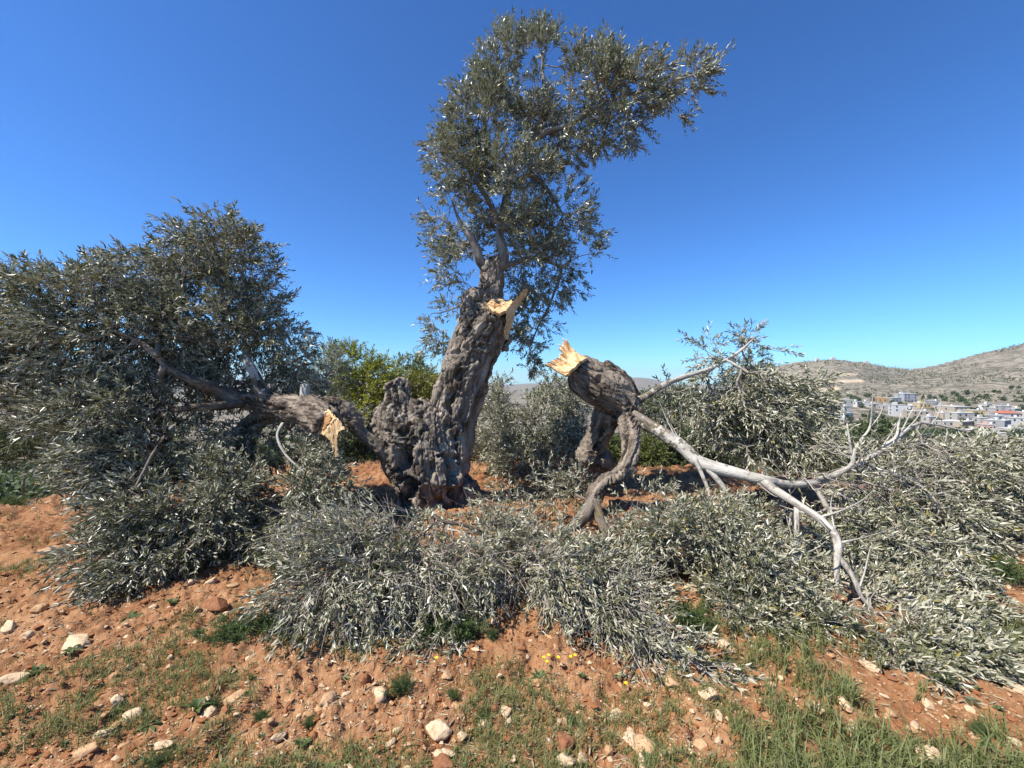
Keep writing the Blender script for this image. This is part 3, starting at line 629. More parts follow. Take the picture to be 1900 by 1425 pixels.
RL.append(limb(rb, [(1478, 938, 5, 3.4), (1481, 990, 4.5, 3.2), (1477, 1030, 4.5, 3.05), (1470, 1070, 4, 2.96), (1454, 1108, 2.6, 2.9), (1410, 1120, 1.6, 3.0)], M_PALE, seed=21, sides=8))
RL.append(limb(rb, [(1288, 850, 5, 3.98), (1303, 880, 4, 3.92), (1314, 905, 3, 3.86), (1322, 940, 1.6, 3.8)], M_PALE, seed=22, sides=8))
RL.append(limb(rb, [(1312, 868, 5.5, 3.96), (1335, 895, 5, 3.9), (1354, 925, 4, 3.85), (1362, 950, 2, 3.8)], M_PALE, seed=23, sides=8))
UP = limb(rb, [(1180, 745, 9, 4.6), (1205, 731, 6, 4.62), (1245, 709, 5.2, 4.68), (1290, 692, 4.6, 4.76), (1325, 679, 3.6, 4.88), (1365, 655, 2.6, 5.05), (1400, 625, 1.2, 5.15)], M_PALE, seed=24, sides=10, step=.02, fade=.4)
RL.append(limb(rb, [(1130, 985, 6, 3.74), (1150, 970, 4, 3.8), (1162, 955, 2.5, 3.85)], M_PALE, seed=25, sides=6))
RL.append(limb(rb, [(1128, 995, 6, 3.72), (1130, 1060, 4, 3.4), (1160, 1130, 3, 3.0), (1220, 1190, 2.2, 2.65), (1280, 1250, 1.4, 2.35)], M_PALE2, seed=26, sides=8))
RL.append(limb(rb, [(985, 993, 4, 3.6), (975, 1040, 3, 3.3), (960, 1080, 2, 3.05)], M_PALE2, seed=27, sides=6))
tr = random.Random(3)
for q, n_ in ((RL[3], 9), (RL[4], 5), (RL[8], 5), (RL[2], 3), (RL[9], 4), (RL[10], 3)):
    for k in range(n_):
        a = q[int(len(q) * tr.uniform(.25, .92))]; d = np.array([tr.uniform(-.5, .8), tr.uniform(-.5, .5), tr.uniform(-.3, 1.0)]); d /= np.linalg.norm(d); L_ = tr.uniform(.18, .5); b = a[:3]
        bend = np.array([tr.uniform(-.3, .3), tr.uniform(-.2, .2), tr.uniform(.1, .5)]); mb = MB()
        tube(mb, [(*b, min(.010, a[3] * .45)), (*(b + d * L_ * .4), .0055), (*(b + d * L_ * .75 + bend * L_ * .15), .0035), (*(b + d * L_ + bend * L_ * .4), .0015)], .03, 6, .1, .012, seed=k); mb.obj("twig", M_PALE, rb)
# foreground spray of the limb
R1 = rows_np(RL[0][20:], RL[-1], RL[-2], RL[1])
fb = [(1020, 1135, 70, 42, 2.64, .22, 1.3, (.1, -.3, -.7)), (930, 1155, 70, 30, 2.58, .2, 1.2, (0, -.3, -.7)), (600, 1010, 75, 30, 3.05, .25, .7, (-.7, 0, .1)), (690, 985, 90, 32, 3.2, .25, .7, (-.5, 0, .2)), (790, 985, 80, 30, 3.35, .25, .6, (-.2, 0, .2)), (880, 985, 80, 28, 3.5, .25, .6, (0, 0, .2)), (970, 1000, 70, 28, 3.5, .25, .7, (.1, 0, .2)), (1060, 1035, 70, 35, 3.3, .25, .7, (.2, 0, .2)), (1180, 1010, 60, 45, 3.5, .3, .8, (.2, 0, .2)), (640, 1030, 95, 55, 2.95, .3, 1.0, (-.6, -.1, .1)), (575, 1085, 50, 45, 2.75, .25, .9, (-.5, -.3, -.5)), (620, 1120, 75, 55, 2.65, .25, 1.1, (-.2, -.4, -.9)), (730, 1110, 90, 60, 2.72, .28, 1.15, (-.1, -.4, -.9)), (760, 1010, 90, 40, 3.1, .25, .7, (-.5, 0, .1)), (850, 1075, 100, 60, 2.85, .3, 1.0, (0, -.4, -.6)), (900, 1020, 90, 30, 3.2, .3, .6, (0, 0, .1)), (960, 1090, 90, 60, 2.8, .3, 1.0, (.1, -.4, -.6)), (1060, 1080, 90, 70, 2.85, .35, 1.0, (.2, -.3, -.4)), (820, 1150, 90, 30, 2.6, .2, .8, (0, -.3, -.7)), (980, 1150, 100, 35, 2.58, .2, .9, (.2, -.4, -.6)), (1040, 1020, 60, 30, 3.2, .3, .6, (0, 0, 0)),
      (1120, 1150, 85, 60, 2.6, .25, 1.1, (.5, -.4, -.4)), (1190, 1200, 80, 50, 2.42, .22, 1.1, (.6, -.4, -.4)), (1150, 1075, 60, 45, 2.95, .3, .8, (.5, -.2, -.2)), (1260, 1250, 60, 35, 2.25, .16, .9, (.7, -.4, -.35)), (1300, 1285, 35, 20, 2.15, .1, .6, (.8, -.4, -.3))]
crown("crown", rb, [M_LEAF_FALL, M_TWIG], R1, fb, 1450, 31, shoots=3, nl=9, up=-0.1, flip=0.5, gap=-0.3, droop=0.03, ll=0.046, lw=0.0122, radial=.25, side_shoots=.6, bare=.42, slen=(.12, .32), tw=.0025)
# right hand mass under and beyond the white boughs
R2 = rows_np(*RL[2:13])
rbl = [(1650, 1285, 80, 34, 2.3, .18, .9, (.7, -.35, -.3)), (1740, 1285, 80, 36, 2.34, .18, .9, (.8, -.3, -.35)), (1820, 1300, 40, 26, 2.34, .14, .8, (.9, -.25, -.35)), (1560, 1250, 70, 34, 2.42, .18, .8, (.5, -.35, -.3)), (1560, 965, 70, 32, 3.8, .3, .7, (.5, 0, 0)), (1330, 960, 70, 35, 3.7, .3, .6, (.3, 0, .1)), (1420, 965, 60, 32, 3.75, .3, .6, (.3, 0, .1)), (1660, 1170, 80, 50, 2.8, .3, .8, (.7, -.2, -.4)), (1560, 1110, 80, 55, 3.2, .25, .8, (.5, -.2, -.3)), (1760, 1170, 70, 50, 2.8, .3, .8, (.8, -.2, -.4)), (1245, 985, 70, 50, 3.5, .35, .8, (.2, 0, .1)), (1330, 1010, 80, 60, 3.35, .4, .9, (.4, -.1, 0)), (1400, 1060, 95, 75, 3.15, .4, 1.0, (.4, -.2, -.2)), (1370, 1140, 80, 55, 2.85, .3, .9, (.4, -.3, -.3)), (1470, 1160, 100, 60, 2.8, .28, 1.0, (.4, -.3, -.4)), (1490, 1010, 80, 50, 3.6, .3, .7, (.5, -.1, -.1)), (1580, 1200, 100, 55, 2.65, .3, 1.0, (.6, -.3, -.4)), (1690, 1200, 100, 60, 2.55, .28, 1.0, (.8, -.25, -.4)), (1620, 1240, 80, 45, 2.45, .2, .8, (.6, -.3, -.4)), (1770, 1255, 70, 42, 2.45, .2, 1.0, (.9, -.2, -.45)), (1820, 1275, 35, 28, 2.42, .15, .6, (.9, -.2, -.4)), (1450, 1205, 70, 30, 2.6, .2, .6, (.3, -.3, -.2)),
       (1600, 1040, 90, 60, 3.5, .3, .9, (.6, -.1, -.2)), (1650, 1110, 90, 55, 3.15, .28, 1.0, (.7, -.2, -.4)), (1740, 1090, 70, 45, 3.1, .3, .8, (.8, -.1, -.4)), (1700, 1030, 80, 50, 3.4, .3, .8, (.7, 0, -.3))]
crown("crown", rb, [M_LEAF_FALL, M_TWIG], R2, rbl, 2250, 32, shoots=3, nl=9, up=-0.05, flip=0.36, gap=-0.3, droop=0.03, ll=0.048, lw=0.0125, radial=.25, side_shoots=.35, bare=.2, slen=(.12, .28), tw=.002)
rb2 = [(1770, 838, 80, 24, 4.3, .4, .8, (.7, 0, -.1)), (1860, 838, 70, 26, 4.4, .4, .8, (.7, 0, -.1)), (1740, 872, 90, 45, 4.2, .45, .9, (.6, 0, 0)), (1830, 868, 70, 40, 4.3, .4, .9, (.7, 0, -.1)), (1800, 930, 110, 65, 4.1, .45, 1.1, (.7, -.1, -.3)), (1700, 945, 90, 50, 3.9, .4, .9, (.6, 0, -.2)), (1880, 930, 50, 80, 4.2, .45, 1.1, (.6, 0, -.3)), (1860, 1000, 60, 40, 4.0, .35, 1.0, (.7, -.1, -.5)), (1770, 1000, 70, 40, 3.8, .3, .9, (.7, -.1, -.4)), (1620, 930, 70, 45, 3.9, .3, .6, (.6, 0, -.1)), (1600, 975, 60, 35, 3.7, .3, .5, (.5, 0, -.2)), (1940, 900, 60, 90, 4.3, .5, 1.0, (.6, 0, -.2))]
crown("crown", rb, [M_LEAF_FALL, M_TWIG], rows_np(*RL[3:8]), rb2, 1150, 33, shoots=3, nl=8, up=0.05, flip=0.35, gap=-0.3, droop=0.04, ll=0.055, lw=0.0145, radial=.3, side_shoots=.45, bare=.06, tw=.002)
rb4 = [(1600, 850, 60, 30, 3.85, .25, .7, (.4, 0, .3)), (1690, 835, 70, 30, 4.1, .25, 1, (.6, 0, .1)), (1640, 900, 80, 30, 3.8, .25, .8, (.6, 0, -.1)), (1500, 900, 60, 25, 3.7, .2, .5, (.4, 0, -.2)), (1620, 1180, 60, 40, 2.75, .2, .7, (.5, -.2, -.3))]
crown("crown", rb, [M_LEAF_FALL, M_TWIG], rows_np(*RL[2:11]), rb4, 170, 35, shoots=2, nl=6, up=0.3, flip=0.4, gap=-0.5, droop=0.03, ll=0.055, lw=0.0145, radial=.3, side_shoots=.3, bare=.72, slen=(.12, .34), tw=.003)
rb5 = [(960, 930, 60, 22, 4.3, .3, .7, (-.3, 0, 0)), (1030, 905, 45, 30, 4.4, .3, .7, (-.2, 0, 0)), (1080, 900, 30, 40, 4.6, .25, .6, (0, 0, -.1)), (900, 955, 50, 20, 4.1, .25, .6, (-.4, 0, 0)), (1200, 930, 50, 28, 4.2, .3, .7, (.3, 0, 0))]
crown("crown", rb, [M_LEAF_FALL, M_TWIGB], rows_np(RL[0][:20], RL[1]), rb5, 170, 36, shoots=2, nl=7, up=0.1, flip=0.4, gap=-0.4, droop=0.03, ll=0.055, lw=0.014, radial=.3, side_shoots=.4, bare=.4, slen=(.14, .34))
rb6 = [(600, 985, 70, 28, 3.05, .2, .8, (-.8, -.1, .1)), (700, 965, 70, 22, 3.25, .2, .9, (-.7, 0, .15)), (800, 985, 70, 25, 3.3, .2, .8, (-.3, -.2, .1)), (870, 1040, 80, 40, 3.0, .2, .8, (.1, -.4, -.2)), (980, 1060, 80, 40, 2.9, .2, .8, (.2, -.4, -.2)), (1090, 1090, 70, 50, 2.8, .2, .9, (.4, -.4, -.3)), (1170, 1170, 70, 50, 2.5, .15, .9, (.6, -.4, -.35)), (1220, 985, 50, 30, 3.6, .2, .5, (.3, 0, .2))]
crown("crown", rb, [M_LEAF_FALL, M_TWIG], R1, rb6, 210, 37, shoots=3, nl=6, up=0.05, flip=0.4, gap=-0.6, droop=0.05, ll=0.046, lw=0.012, radial=.15, side_shoots=.6, bare=.88, slen=(.16, .42), tw=.0032, jit=.35)
rb3 = [(1385, 640, 28, 28, 5.25, .25, .5, (.3, 0, .6)), (1310, 655, 45, 22, 5.40, .2, .25, (-.2, 0, .5)), (1350, 700, 75, 45, 5.20, .45, .9, (.3, 0, 0)), (1430, 700, 60, 50, 5.30, .45, .9, (.5, 0, 0)), (1300, 735, 70, 40, 5.40, .45, .9, (.1, 0, -.1)), (1390, 760, 85, 45, 5.10, .5, 1.0, (.4, 0, -.2)), (1470, 750, 55, 45, 5.20, .4, .9, (.6, 0, -.2)), (1505, 700, 28, 16, 5.30, .2, .5, (.7, 0, .1)), (1330, 795, 55, 28, 5.30, .3, .6, (.2, 0, -.4)), (1440, 800, 60, 35, 5.00, .35, .8, (.4, 0, -.3)), (1500, 820, 50, 40, 4.70, .3, .6, (.4, 0, -.2)), (1420, 845, 60, 25, 4.80, .3, .4, (.4, 0, -.2))]
crown("crown", rb, [M_LEAF_FALL, M_TWIG], UP, rb3, 720, 34, shoots=3, nl=7, up=0.1, flip=0.4, gap=-0.2, droop=0.05, ll=0.064, lw=0.0165, radial=.35, side_shoots=.4, bare=.05)

# ------------------------------------------------------------------ broken limb on the left of the trunk
lb = empty("broken_limb", P(470, 900, 4.6), "snapped olive limb left of the trunk, sawn round end, huge leafy crown on the soil", "limb")
ltubes = [pxl(r) for r in (
    [(608, 790, 25, 4.2), (590, 775, 27, 4.3), (560, 763, 27, 4.42), (528, 757, 24, 4.5), (495, 748, 19, 4.55), (455, 745, 15, 4.55), (430, 743, 13, 4.55)],
    [(565, 748, 16, 4.5), (600, 748, 14, 4.6), (628, 752, 13, 4.65), (645, 768, 13, 4.68), (655, 786, 14, 4.68), (668, 803, 12, 4.7), (700, 828, 10, 4.75), (728, 862, 9, 4.8), (745, 890, 8, 4.8)],
    [(515, 760, 20, 4.6), (480, 778, 17, 4.65), (458, 802, 16, 4.68), (458, 835, 13, 4.68), (462, 870, 12, 4.68), (470, 905, 12, 4.7)],
    [(462, 805, 12, 4.65), (436, 806, 11, 4.6)],
    [(600, 810, 15, 4.45), (575, 830, 13, 4.6), (560, 855, 12, 4.75), (548, 890, 12, 4.85)],
)]
gnarled("bole", ltubes, M_BARK2, lb, 0.0095, [hole(566, 730, 4.3, 4, .03)], 0.8, 41)
cf = torn("cut_face", [(583, 799, 4.20), (585, 787, 4.17), (592, 777, 4.15), (600, 768, 4.13), (610, 763, 4.11), (619, 768, 4.06), (621, 776, 4.03), (616, 786, 4.02), (608, 797, 4.04), (599, 806, 4.07), (588, 806, 4.14)], [M_WOOD], lb, (-0.10, 0.14, 0.03), 42, 4, 0.004, (0.5, -0.8, 0))
torn("heart_wood", [(589, 797, 4.165), (593, 784, 4.14), (603, 771, 4.105), (612, 769, 4.07), (616, 775, 4.04), (611, 785, 4.04), (602, 796, 4.06), (594, 801, 4.11)], [M_HEART], cf, (-0.02, 0.03, 0.0), 43, 4, 0.004, (0.5, -0.8, 0))
torn("splinter", [(621, 774, 4.04), (630, 783, 4.00), (638, 796, 3.98), (630, 800, 4.00), (626, 806, 4.01), (625, 820, 4.02), (629, 846, 4.03), (624, 848, 4.03), (618, 828, 4.03), (610, 815, 4.04), (600, 806, 4.06), (609, 795, 4.03), (616, 785, 4.02)], [M_WOOD], cf, (-0.03, 0.045, 0.02), 44, 5, 0.006, (0.2, -0.2, -1))
LL = []
LL.append(limb(lb, [(440, 744, 14, 4.5), (405, 722, 11, 4.4), (370, 708, 9, 4.25), (325, 690, 7.5, 4.15), (285, 655, 6, 4.1), (250, 630, 4, 4.1), (180, 600, 2.5, 4.1), (110, 570, 1.5, 4.1), (60, 560, 1.2, 4.0)], M_BARK2, seed=51))
LL.append(limb(lb, [(450, 748, 9, 4.5), (420, 752, 8.5, 4.35), (385, 755, 7.5, 4.2), (350, 757, 6, 4.1), (300, 765, 4, 4.2), (200, 770, 3, 4.0), (110, 770, 2, 3.9), (30, 790, 1.2, 3.8)], M_BARK2, seed=52))
LL.append(limb(lb, [(490, 738, 13, 4.5), (480, 715, 10.5, 4.5), (470, 692, 9, 4.52), (458, 668, 7, 4.6), (455, 640, 6, 4.7), (452, 580, 4, 4.75), (455, 520, 3, 4.75), (425, 470, 2, 4.7), (400, 430, 1.0, 4.7)], M_PALE, seed=53, step=.02, sides=12, fade=.3))
LL.append(limb(lb, [(566, 745, 8.5, 4.5), (566, 728, 8.5, 4.52), (567, 713, 8, 4.54)], M_PALE, "stub", seed=54))
LL.append(limb(lb, [(290, 660, 6, 4.05), (300, 610, 4, 4.3), (330, 550, 3, 4.4), (345, 500, 1.5, 4.4)], M_BARK2, seed=55, sides=8))
LL.append(limb(lb, [(305, 680, 6, 4.1), (290, 725, 5, 4.15), (310, 790, 3.5, 4.05), (280, 850, 2.5, 3.6), (230, 950, 2, 3.4)], M_BARK2, seed=56, sides=8))
LL.append(limb(lb, [(455, 650, 5, 4.68), (490, 620, 3.5, 4.75), (515, 600, 2.2, 4.75), (540, 640, 1.2, 4.75)], M_PALE2, seed=57, sides=8))
LL.append(limb(lb, [(462, 860, 9, 4.66), (440, 915, 7, 4.3), (400, 905, 6, 4.0), (365, 908, 5, 3.8), (345, 930, 4, 3.65), (315, 955, 3, 3.5), (250, 1000, 2, 3.3), (190, 1040, 1.4, 3.2)], M_PALE2, seed=58, sides=8))
LL.append(limb(lb, [(525, 785, 3, 4.3), (515, 810, 2.6, 4.2), (530, 845, 2.2, 4.1), (570, 880, 1.6, 4.0), (600, 920, 1, 3.9)], M_PALE, seed=59, sides=6))
L1 = [(405, 455, 75, 50, 4.70, .4, .9, (-.3, 0, .5)), (355, 480, 60, 50, 4.60, .4, .9, (-.6, 0, .3)), (455, 500, 45, 65, 4.70, .4, .8, (.1, 0, .5)), (285, 525, 80, 55, 4.50, .45, 1.0, (-.7, 0, .2)), (175, 540, 90, 50, 4.20, .45, 1.0, (-.8, 0, .2)), (90, 540, 60, 45, 4.10, .4, 1.0, (-.9, 0, .3)), (40, 600, 70, 60, 4.00, .45, 1.0, (-.9, 0, 0)), (-30, 620, 60, 90, 4.00, .5, .9, (-.9, 0, 0)), (480, 580, 50, 65, 4.80, .4, .85, (.2, 0, .2)), (530, 640, 48, 40, 4.80, .35, .7, (.5, 0, 0)), (390, 600, 110, 85, 4.70, .6, 1.0, (-.3, 0, .2)), (250, 630, 120, 90, 4.40, .6, 1.0, (-.7, 0, 0)), (130, 660, 110, 90, 4.10, .6, 1.0, (-.9, 0, -.1)), (450, 690, 110, 60, 5.00, .5, .8, (-.1, 0, 0)), (550, 700, 50, 40, 5.00, .4, .6, (.3, 0, -.1)), (330, 720, 110, 60, 4.60, .5, .8, (-.5, 0, -.1))]
L2 = [(80, 725, 90, 50, 4.0, .5, 1.0, (-.9, 0, -.2)), (210, 770, 100, 65, 4.0, .6, 1.1, (-.8, -.1, -.2)), (280, 850, 100, 60, 3.9, .55, 1.1, (-.8, -.2, -.2)), (215, 850, 60, 45, 3.8, .4, 1.0, (-.9, -.2, -.2)), (350, 830, 120, 60, 4.5, .6, .9, (-.4, -.2, -.2)), (285, 930, 80, 48, 3.6, .4, 1.0, (-.8, -.3, -.2)), (330, 910, 110, 60, 3.8, .5, 1.0, (-.6, -.3, -.2)), (225, 1020, 60, 45, 3.3, .3, 1.1, (-.9, -.3, -.2)), (240, 1062, 65, 30, 3.15, .22, 1.1, (-.8, -.4, -.2)), (280, 1020, 80, 55, 3.35, .3, 1.0, (-.5, -.4, -.5)), (390, 970, 90, 50, 3.6, .35, 1.0, (-.3, -.3, -.3)), (470, 920, 90, 60, 3.9, .4, 1.0, (-.1, -.2, -.2)), (450, 990, 60, 30, 3.6, .25, .6, (.1, -.3, -.2)), (540, 880, 75, 50, 4.0, .4, .8, (.3, -.1, 0)), (590, 930, 70, 45, 3.9, .35, .8, (.4, -.1, -.1)), (560, 970, 60, 35, 3.7, .25, .7, (.3, -.1, -.1)), (640, 960, 45, 30, 3.9, .25, .6, (.6, 0, .1)), (520, 820, 70, 50, 4.8, .4, .6, (0, 0, 0))]
crown("crown", lb, [M_LEAF_FALL, M_TWIG], rows_np(*LL[0:7]), L1, 2150, 61, shoots=3, nl=7, up=0.05, flip=0.52, gap=-0.55, droop=0.04, ll=0.057, lw=0.0150, radial=.35, side_shoots=.35, bare=.18, slen=(.12, .28))
crown("crown", lb, [M_LEAF_FALL, M_TWIGB], rows_np(LL[0], LL[1], LL[5], LL[7], LL[8]), L2, 1800, 62, shoots=3, nl=7, up=0.05, flip=0.52, gap=-0.3, droop=0.03, ll=0.054, lw=0.0140, radial=.3, side_shoots=.35, bare=.18, slen=(.12, .28))

# ------------------------------------------------------------------ trees and shrubs behind
def plant(name, label, cat, base, blobs, mats, N, seed, group=None, trunk_r=0.07, stem="trunk", foliage="crown", bark=M_BARK2, **kw):
    bx, by, bY = base; p = P(bx, by, bY); p[2] = terrain(p[0], p[1]) - 0.05
    o = empty(name, p, label, cat, group)
    top = P(blobs[0][0], blobs[0][1], blobs[0][4]); mid = (p + top) / 2 + np.array([0.06, 0, 0])
    mb = MB(); q = tube(mb, [(*p, trunk_r * 1.3), (*(p * .65 + mid * .35), trunk_r), (*mid, trunk_r * .7), (*top, trunk_r * .2)], 0.08, 8, .12, .03, seed=seed)
    mb.obj(stem, bark, o)
    crown(foliage, o, mats, q, blobs, N, seed, **kw); return o

BK = dict(shoots=3, nl=6, ll=0.08, lw=0.024, slen=(.2, .42), gap=-.25, gfreq=1.5, tw=.003, floor=True, step=.2)
plant("olive_tree", "pale grey olive beside the green bushy tree, seen past the left broken limb", "tree", (625, 860, 8.2), [(598, 715, 34, 40, 8.2, .5, 1, (0, 0, .2)), (608, 668, 26, 24, 8.2, .4, .9, (0, 0, .3)), (630, 765, 40, 34, 8.0, .5, .8, (0, 0, 0)), (580, 745, 36, 40, 8.2, .5, .8)], [M_LEAF_BACK, M_TWIG], 200, 71, **{**BK, 'll': .075, 'lw': .018, 'flip': .4})
plant("bushy_tree", "dense bright green rounded tree between the left broken limb and the trunk", "tree", (675, 880, 10.5), [(668, 720, 50, 45, 10.5, .8, 1), (650, 672, 45, 32, 10.5, .6, 1, (0, 0, .4)), (700, 700, 36, 32, 10.5, .6, 1), (690, 760, 50, 50, 10.3, .7, 1), (640, 740, 40, 50, 10.5, .7, 1), (690, 810, 45, 35, 10.2, .6, .8)], [M_LEAF_GREEN, M_TWIGB], 560, 72, **BK)
plant("bushy_tree", "yellow green pointed tree just left of the leaning trunk", "tree", (768, 880, 11.5), [(770, 730, 40, 50, 11.5, .7, 1), (772, 678, 13, 26, 11.5, .3, 1.2, (0, 0, .8)), (743, 695, 22, 25, 11.5, .4, 1, (0, 0, .4)), (795, 715, 26, 35, 11.5, .5, 1), (740, 740, 34, 45, 11.5, .5, 1)], [M_LEAF_YEL, M_TWIGB], 420, 73, **BK)
plant("olive_tree", "low spreading grey olive in the gap behind the trunk and the right broken limb", "tree", (1010, 885, 6.7), [(985, 800, 75, 50, 6.7, .6, 1, (0, 0, 0)), (1040, 740, 50, 40, 6.9, .5, .8, (0, 0, .2)), (930, 780, 55, 50, 6.9, .5, .8), (965, 730, 50, 35, 7.1, .5, .7, (0, 0, .2)), (1040, 835, 60, 40, 6.3, .5, 1.0), (920, 835, 55, 36, 6.5, .4, .9), (980, 855, 70, 26, 6.2, .4, 1.0), (1075, 790, 35, 40, 6.7, .4, .8)], [M_LEAF_FALL, M_TWIG], 620, 74, trunk_r=.05, **{**BK, 'll': .07, 'lw': .016, 'slen': (.18, .36), 'flip': .4})
plant("olive_tree", "dark olive standing past the raised right broken limb, below its straight white branch", "tree", (1230, 880, 12.5), [(1225, 760, 45, 38, 12.5, 1, 1), (1262, 742, 38, 32, 12.5, .8, .9, (0, 0, .3)), (1290, 775, 45, 38, 12.5, .8, .9), (1195, 790, 38, 30, 12.3, .7, .9)], [M_LEAF_BACK, M_TWIGB], 360, 75, **{**BK, 'll': .1, 'lw': .03})

SH = dict(shoots=4, nl=6, ll=0.05, lw=0.016, slen=(.12, .28), gap=-.35, gfreq=2.0, tw=.0022, step=.14, floor=True, up=.6, trunk_r=.02, stem="stem", foliage="foliage", bark=M_TWIGB)
def shrub(px, base, top, half, Y, mat, N, seed, label):
    c = (base + top) / 2.0; h = (base - top) / 2.0
    plant("shrub", label, "shrub", (px, base, Y), [(px, c, half * .7, h, Y, half * .6 * Y / F, 1, (0, 0, .5)), (px - half * .55, c + h * .3, half * .5, h * .7, Y, half * .5 * Y / F, .9, (-.2, 0, .4)), (px + half * .5, c + h * .2, half * .55, h * .75, Y - .1, half * .5 * Y / F, .9, (.2, 0, .4))], [mat, M_TWIGB], N, seed, "scrub bushes along the far edge of the soil", **SH)
for k, a in enumerate((
    (40, 858, 780, 95, 8.3, M_LEAF_DARK, 380, "dark green scrub bush at the field edge behind the left fallen crown"),
    (-70, 850, 770, 80, 8.8, M_LEAF_DARK, 160, "dark scrub bush at the outermost left of the field edge"),
    (1215, 866, 815, 48, 7.8, M_LEAF_MID, 200, "green bush right of the curved dark limb, nearest it in the row"),
    (1300, 872, 802, 62, 8.0, M_LEAF_DARK, 300, "dark bush behind the pale branch where it starts to bend level"),
    (1392, 874, 808, 60, 8.0, M_LEAF_DARK, 280, "dark bush behind the level stretch of the pale branch, second from its bend"),
    (1480, 872, 815, 62, 8.2, M_LEAF_MID, 260, "greener bush behind the fork of the pale branch"),
    (1570, 868, 812, 60, 8.6, M_LEAF_DARK, 220, "dark bush seen between the forked bare tips of the pale branch"),
    (1140, 864, 808, 36, 8.0, M_LEAF_MID, 140, "small green bush glimpsed inside the loop of the right broken limb"),
    (900, 858, 800, 60, 8.4, M_LEAF_DARK, 220, "dark bush right behind the leaning trunk, under the low olive"),
    (1010, 862, 812, 60, 8.4, M_LEAF_MID, 220, "green bush behind the low spreading olive"),
    (660, 850, 800, 50, 9.0, M_LEAF_DARK, 160, "small dark bush under the bright green rounded tree"),
    (1680, 866, 806, 70, 9.2, M_LEAF_DARK, 220, "dark bush behind the leafy end of the forked branch"),
)): shrub(*a[:7], 80 + k, a[7])

def clump_tree(name, blobs, mat, n, seed, label, base, leaf=0.3):
    """distant tree: leaf clumps scattered through uneven lobes over a short trunk"""
    rng = np.random.default_rng(seed); mb = MB(); p = P(*base); p[2] = terrain(p[0], p[1])
    o = empty(name, p, label, "tree", "trees on the slope below the field")
    for b in blobs:
        c = P(b[0], b[1], b[4]); s = np.array([b[2] * b[4] / F, b[2] * b[4] / F, b[3] * b[4] / F])
        k = int(n / len(blobs)); q = c + nrm(rng.normal(size=(k, 3))) * s * rng.random((k, 1)) ** .33 * (0.75 + .35 * rng.random((k, 1)))
        q = q[fbm(q * 0.5 / leaf, seed, 2) > -.35]; k = len(q)
        leaves(mb, q, nrm(rng.normal(size=(k, 3)) + nrm(q - c) * .6), nrm(nrm(q - c) + rng.normal(size=(k, 3)) * .5 + np.array([0, 0, .5])), leaf * rng.uniform(.6, 1.3, k), leaf * .42 * rng.uniform(.7, 1.3, k), 0, rng)
    mb.obj("crown", [mat], o)
    t = MB(); tube(t, [(*(p - (0, 0, .3)), .22), (*((p + P(blobs[0][0], blobs[0][1], blobs[0][4])) / 2), .16), (*P(blobs[0][0], blobs[0][1], blobs[0][4]), .06)], .3, 8, .1, .05, seed=seed); t.obj("trunk", M_BARK2, o)
for k, a in enumerate((
    ([(1636, 790, 34, 17, 60, ), (1608, 796, 24, 15, 60), (1662, 798, 22, 13, 59)], 2600, (1640, 812, 60), .5, "broad dark tree standing just below the white houses of the village"),
    ([(1555, 805, 32, 19, 34), (1530, 814, 24, 16, 34), (1580, 814, 24, 16, 33)], 2200, (1555, 850, 34), .34, "dark green tree left of the broad one, above the bare forked tips"),
    ([(1490, 800, 40, 30, 26), (1455, 806, 30, 26, 26), (1520, 815, 30, 24, 25)], 2400, (1490, 860, 26), .28, "dark tree right of the leafy upright bough"),
    ([(1715, 814, 26, 13, 55), (1745, 818, 22, 11, 55)], 1500, (1725, 830, 55), .46, "small dark tree on the slope under the beige houses"),
    ([(1400, 790, 40, 32, 22), (1360, 800, 36, 30, 22)], 1900, (1380, 860, 22), .25, "dark tree half hidden by the leafy upright bough"),
    ([(1790, 832, 30, 11, 48), (1830, 836, 26, 11, 48), (1875, 835, 28, 11, 48)], 1900, (1825, 850, 48), .4, "wide low tree on the slope beneath the grey houses at the right edge"),
    ([(1190, 745, 30, 22, 40), (1235, 735, 34, 22, 40)], 1500, (1210, 790, 40), .4, "dark rounded tree against the far plain beside the raised bole"),
    ([(1060, 730, 40, 22, 45), (1010, 735, 34, 20, 45)], 1500, (1040, 790, 45), .4, "rounded tree against the far plain between the trunk and the bole"),
)): clump_tree("slope_tree", a[0], M_LEAF_DARK if k != 2 else M_LEAF_BACK, a[1], 200 + k, a[4], a[2], a[3])

def orchard():
    rng = np.random.default_rng(5); mb = MB(); CT = []
    for _ in range(2600):
        Y = math.exp(rng.uniform(math.log(28), math.log(330))); px = rng.uniform(-150, 2050); x = (px - 950) / F * Y
        if vnoise(np.array([[x * .03, Y * .03, 0]]), 6)[0] < -.2: continue
        CT.append((x, Y, rng.uniform(.9, 2.1), max(.3, Y * .006)))
    for _ in range(330):                                   # trees between the houses and scrub on the hillside
        Y = rng.uniform(300, 560); px = rng.uniform(1330, 2050); CT.append(((px - 950) / F * Y, Y, rng.uniform(1.0, 2.6), 1.4))
    for x, Y, r, lf in CT:
        z = float(terrain(np.array(x), np.array(Y))); k = int(np.clip(60 * (r / lf) ** .8, 12, 70)); c = np.array([x, Y, z + r * .75])
        d = nrm(rng.normal(size=(k, 3))); q = c + d * np.array([r, r, r * .8]) * rng.random((k, 1)) ** .4
        leaves(mb, q, nrm(rng.normal(size=(k, 3)) + d * .5), nrm(d + np.array([0, 0, .6])), np.full(k, lf * 1.7), np.full(k, lf * 1.0), 0, rng)
    return tag(mb.obj("orchard", [M_LEAF_DARK]), "dark olive orchards on the slope and between the houses", kind="stuff")
orchard()

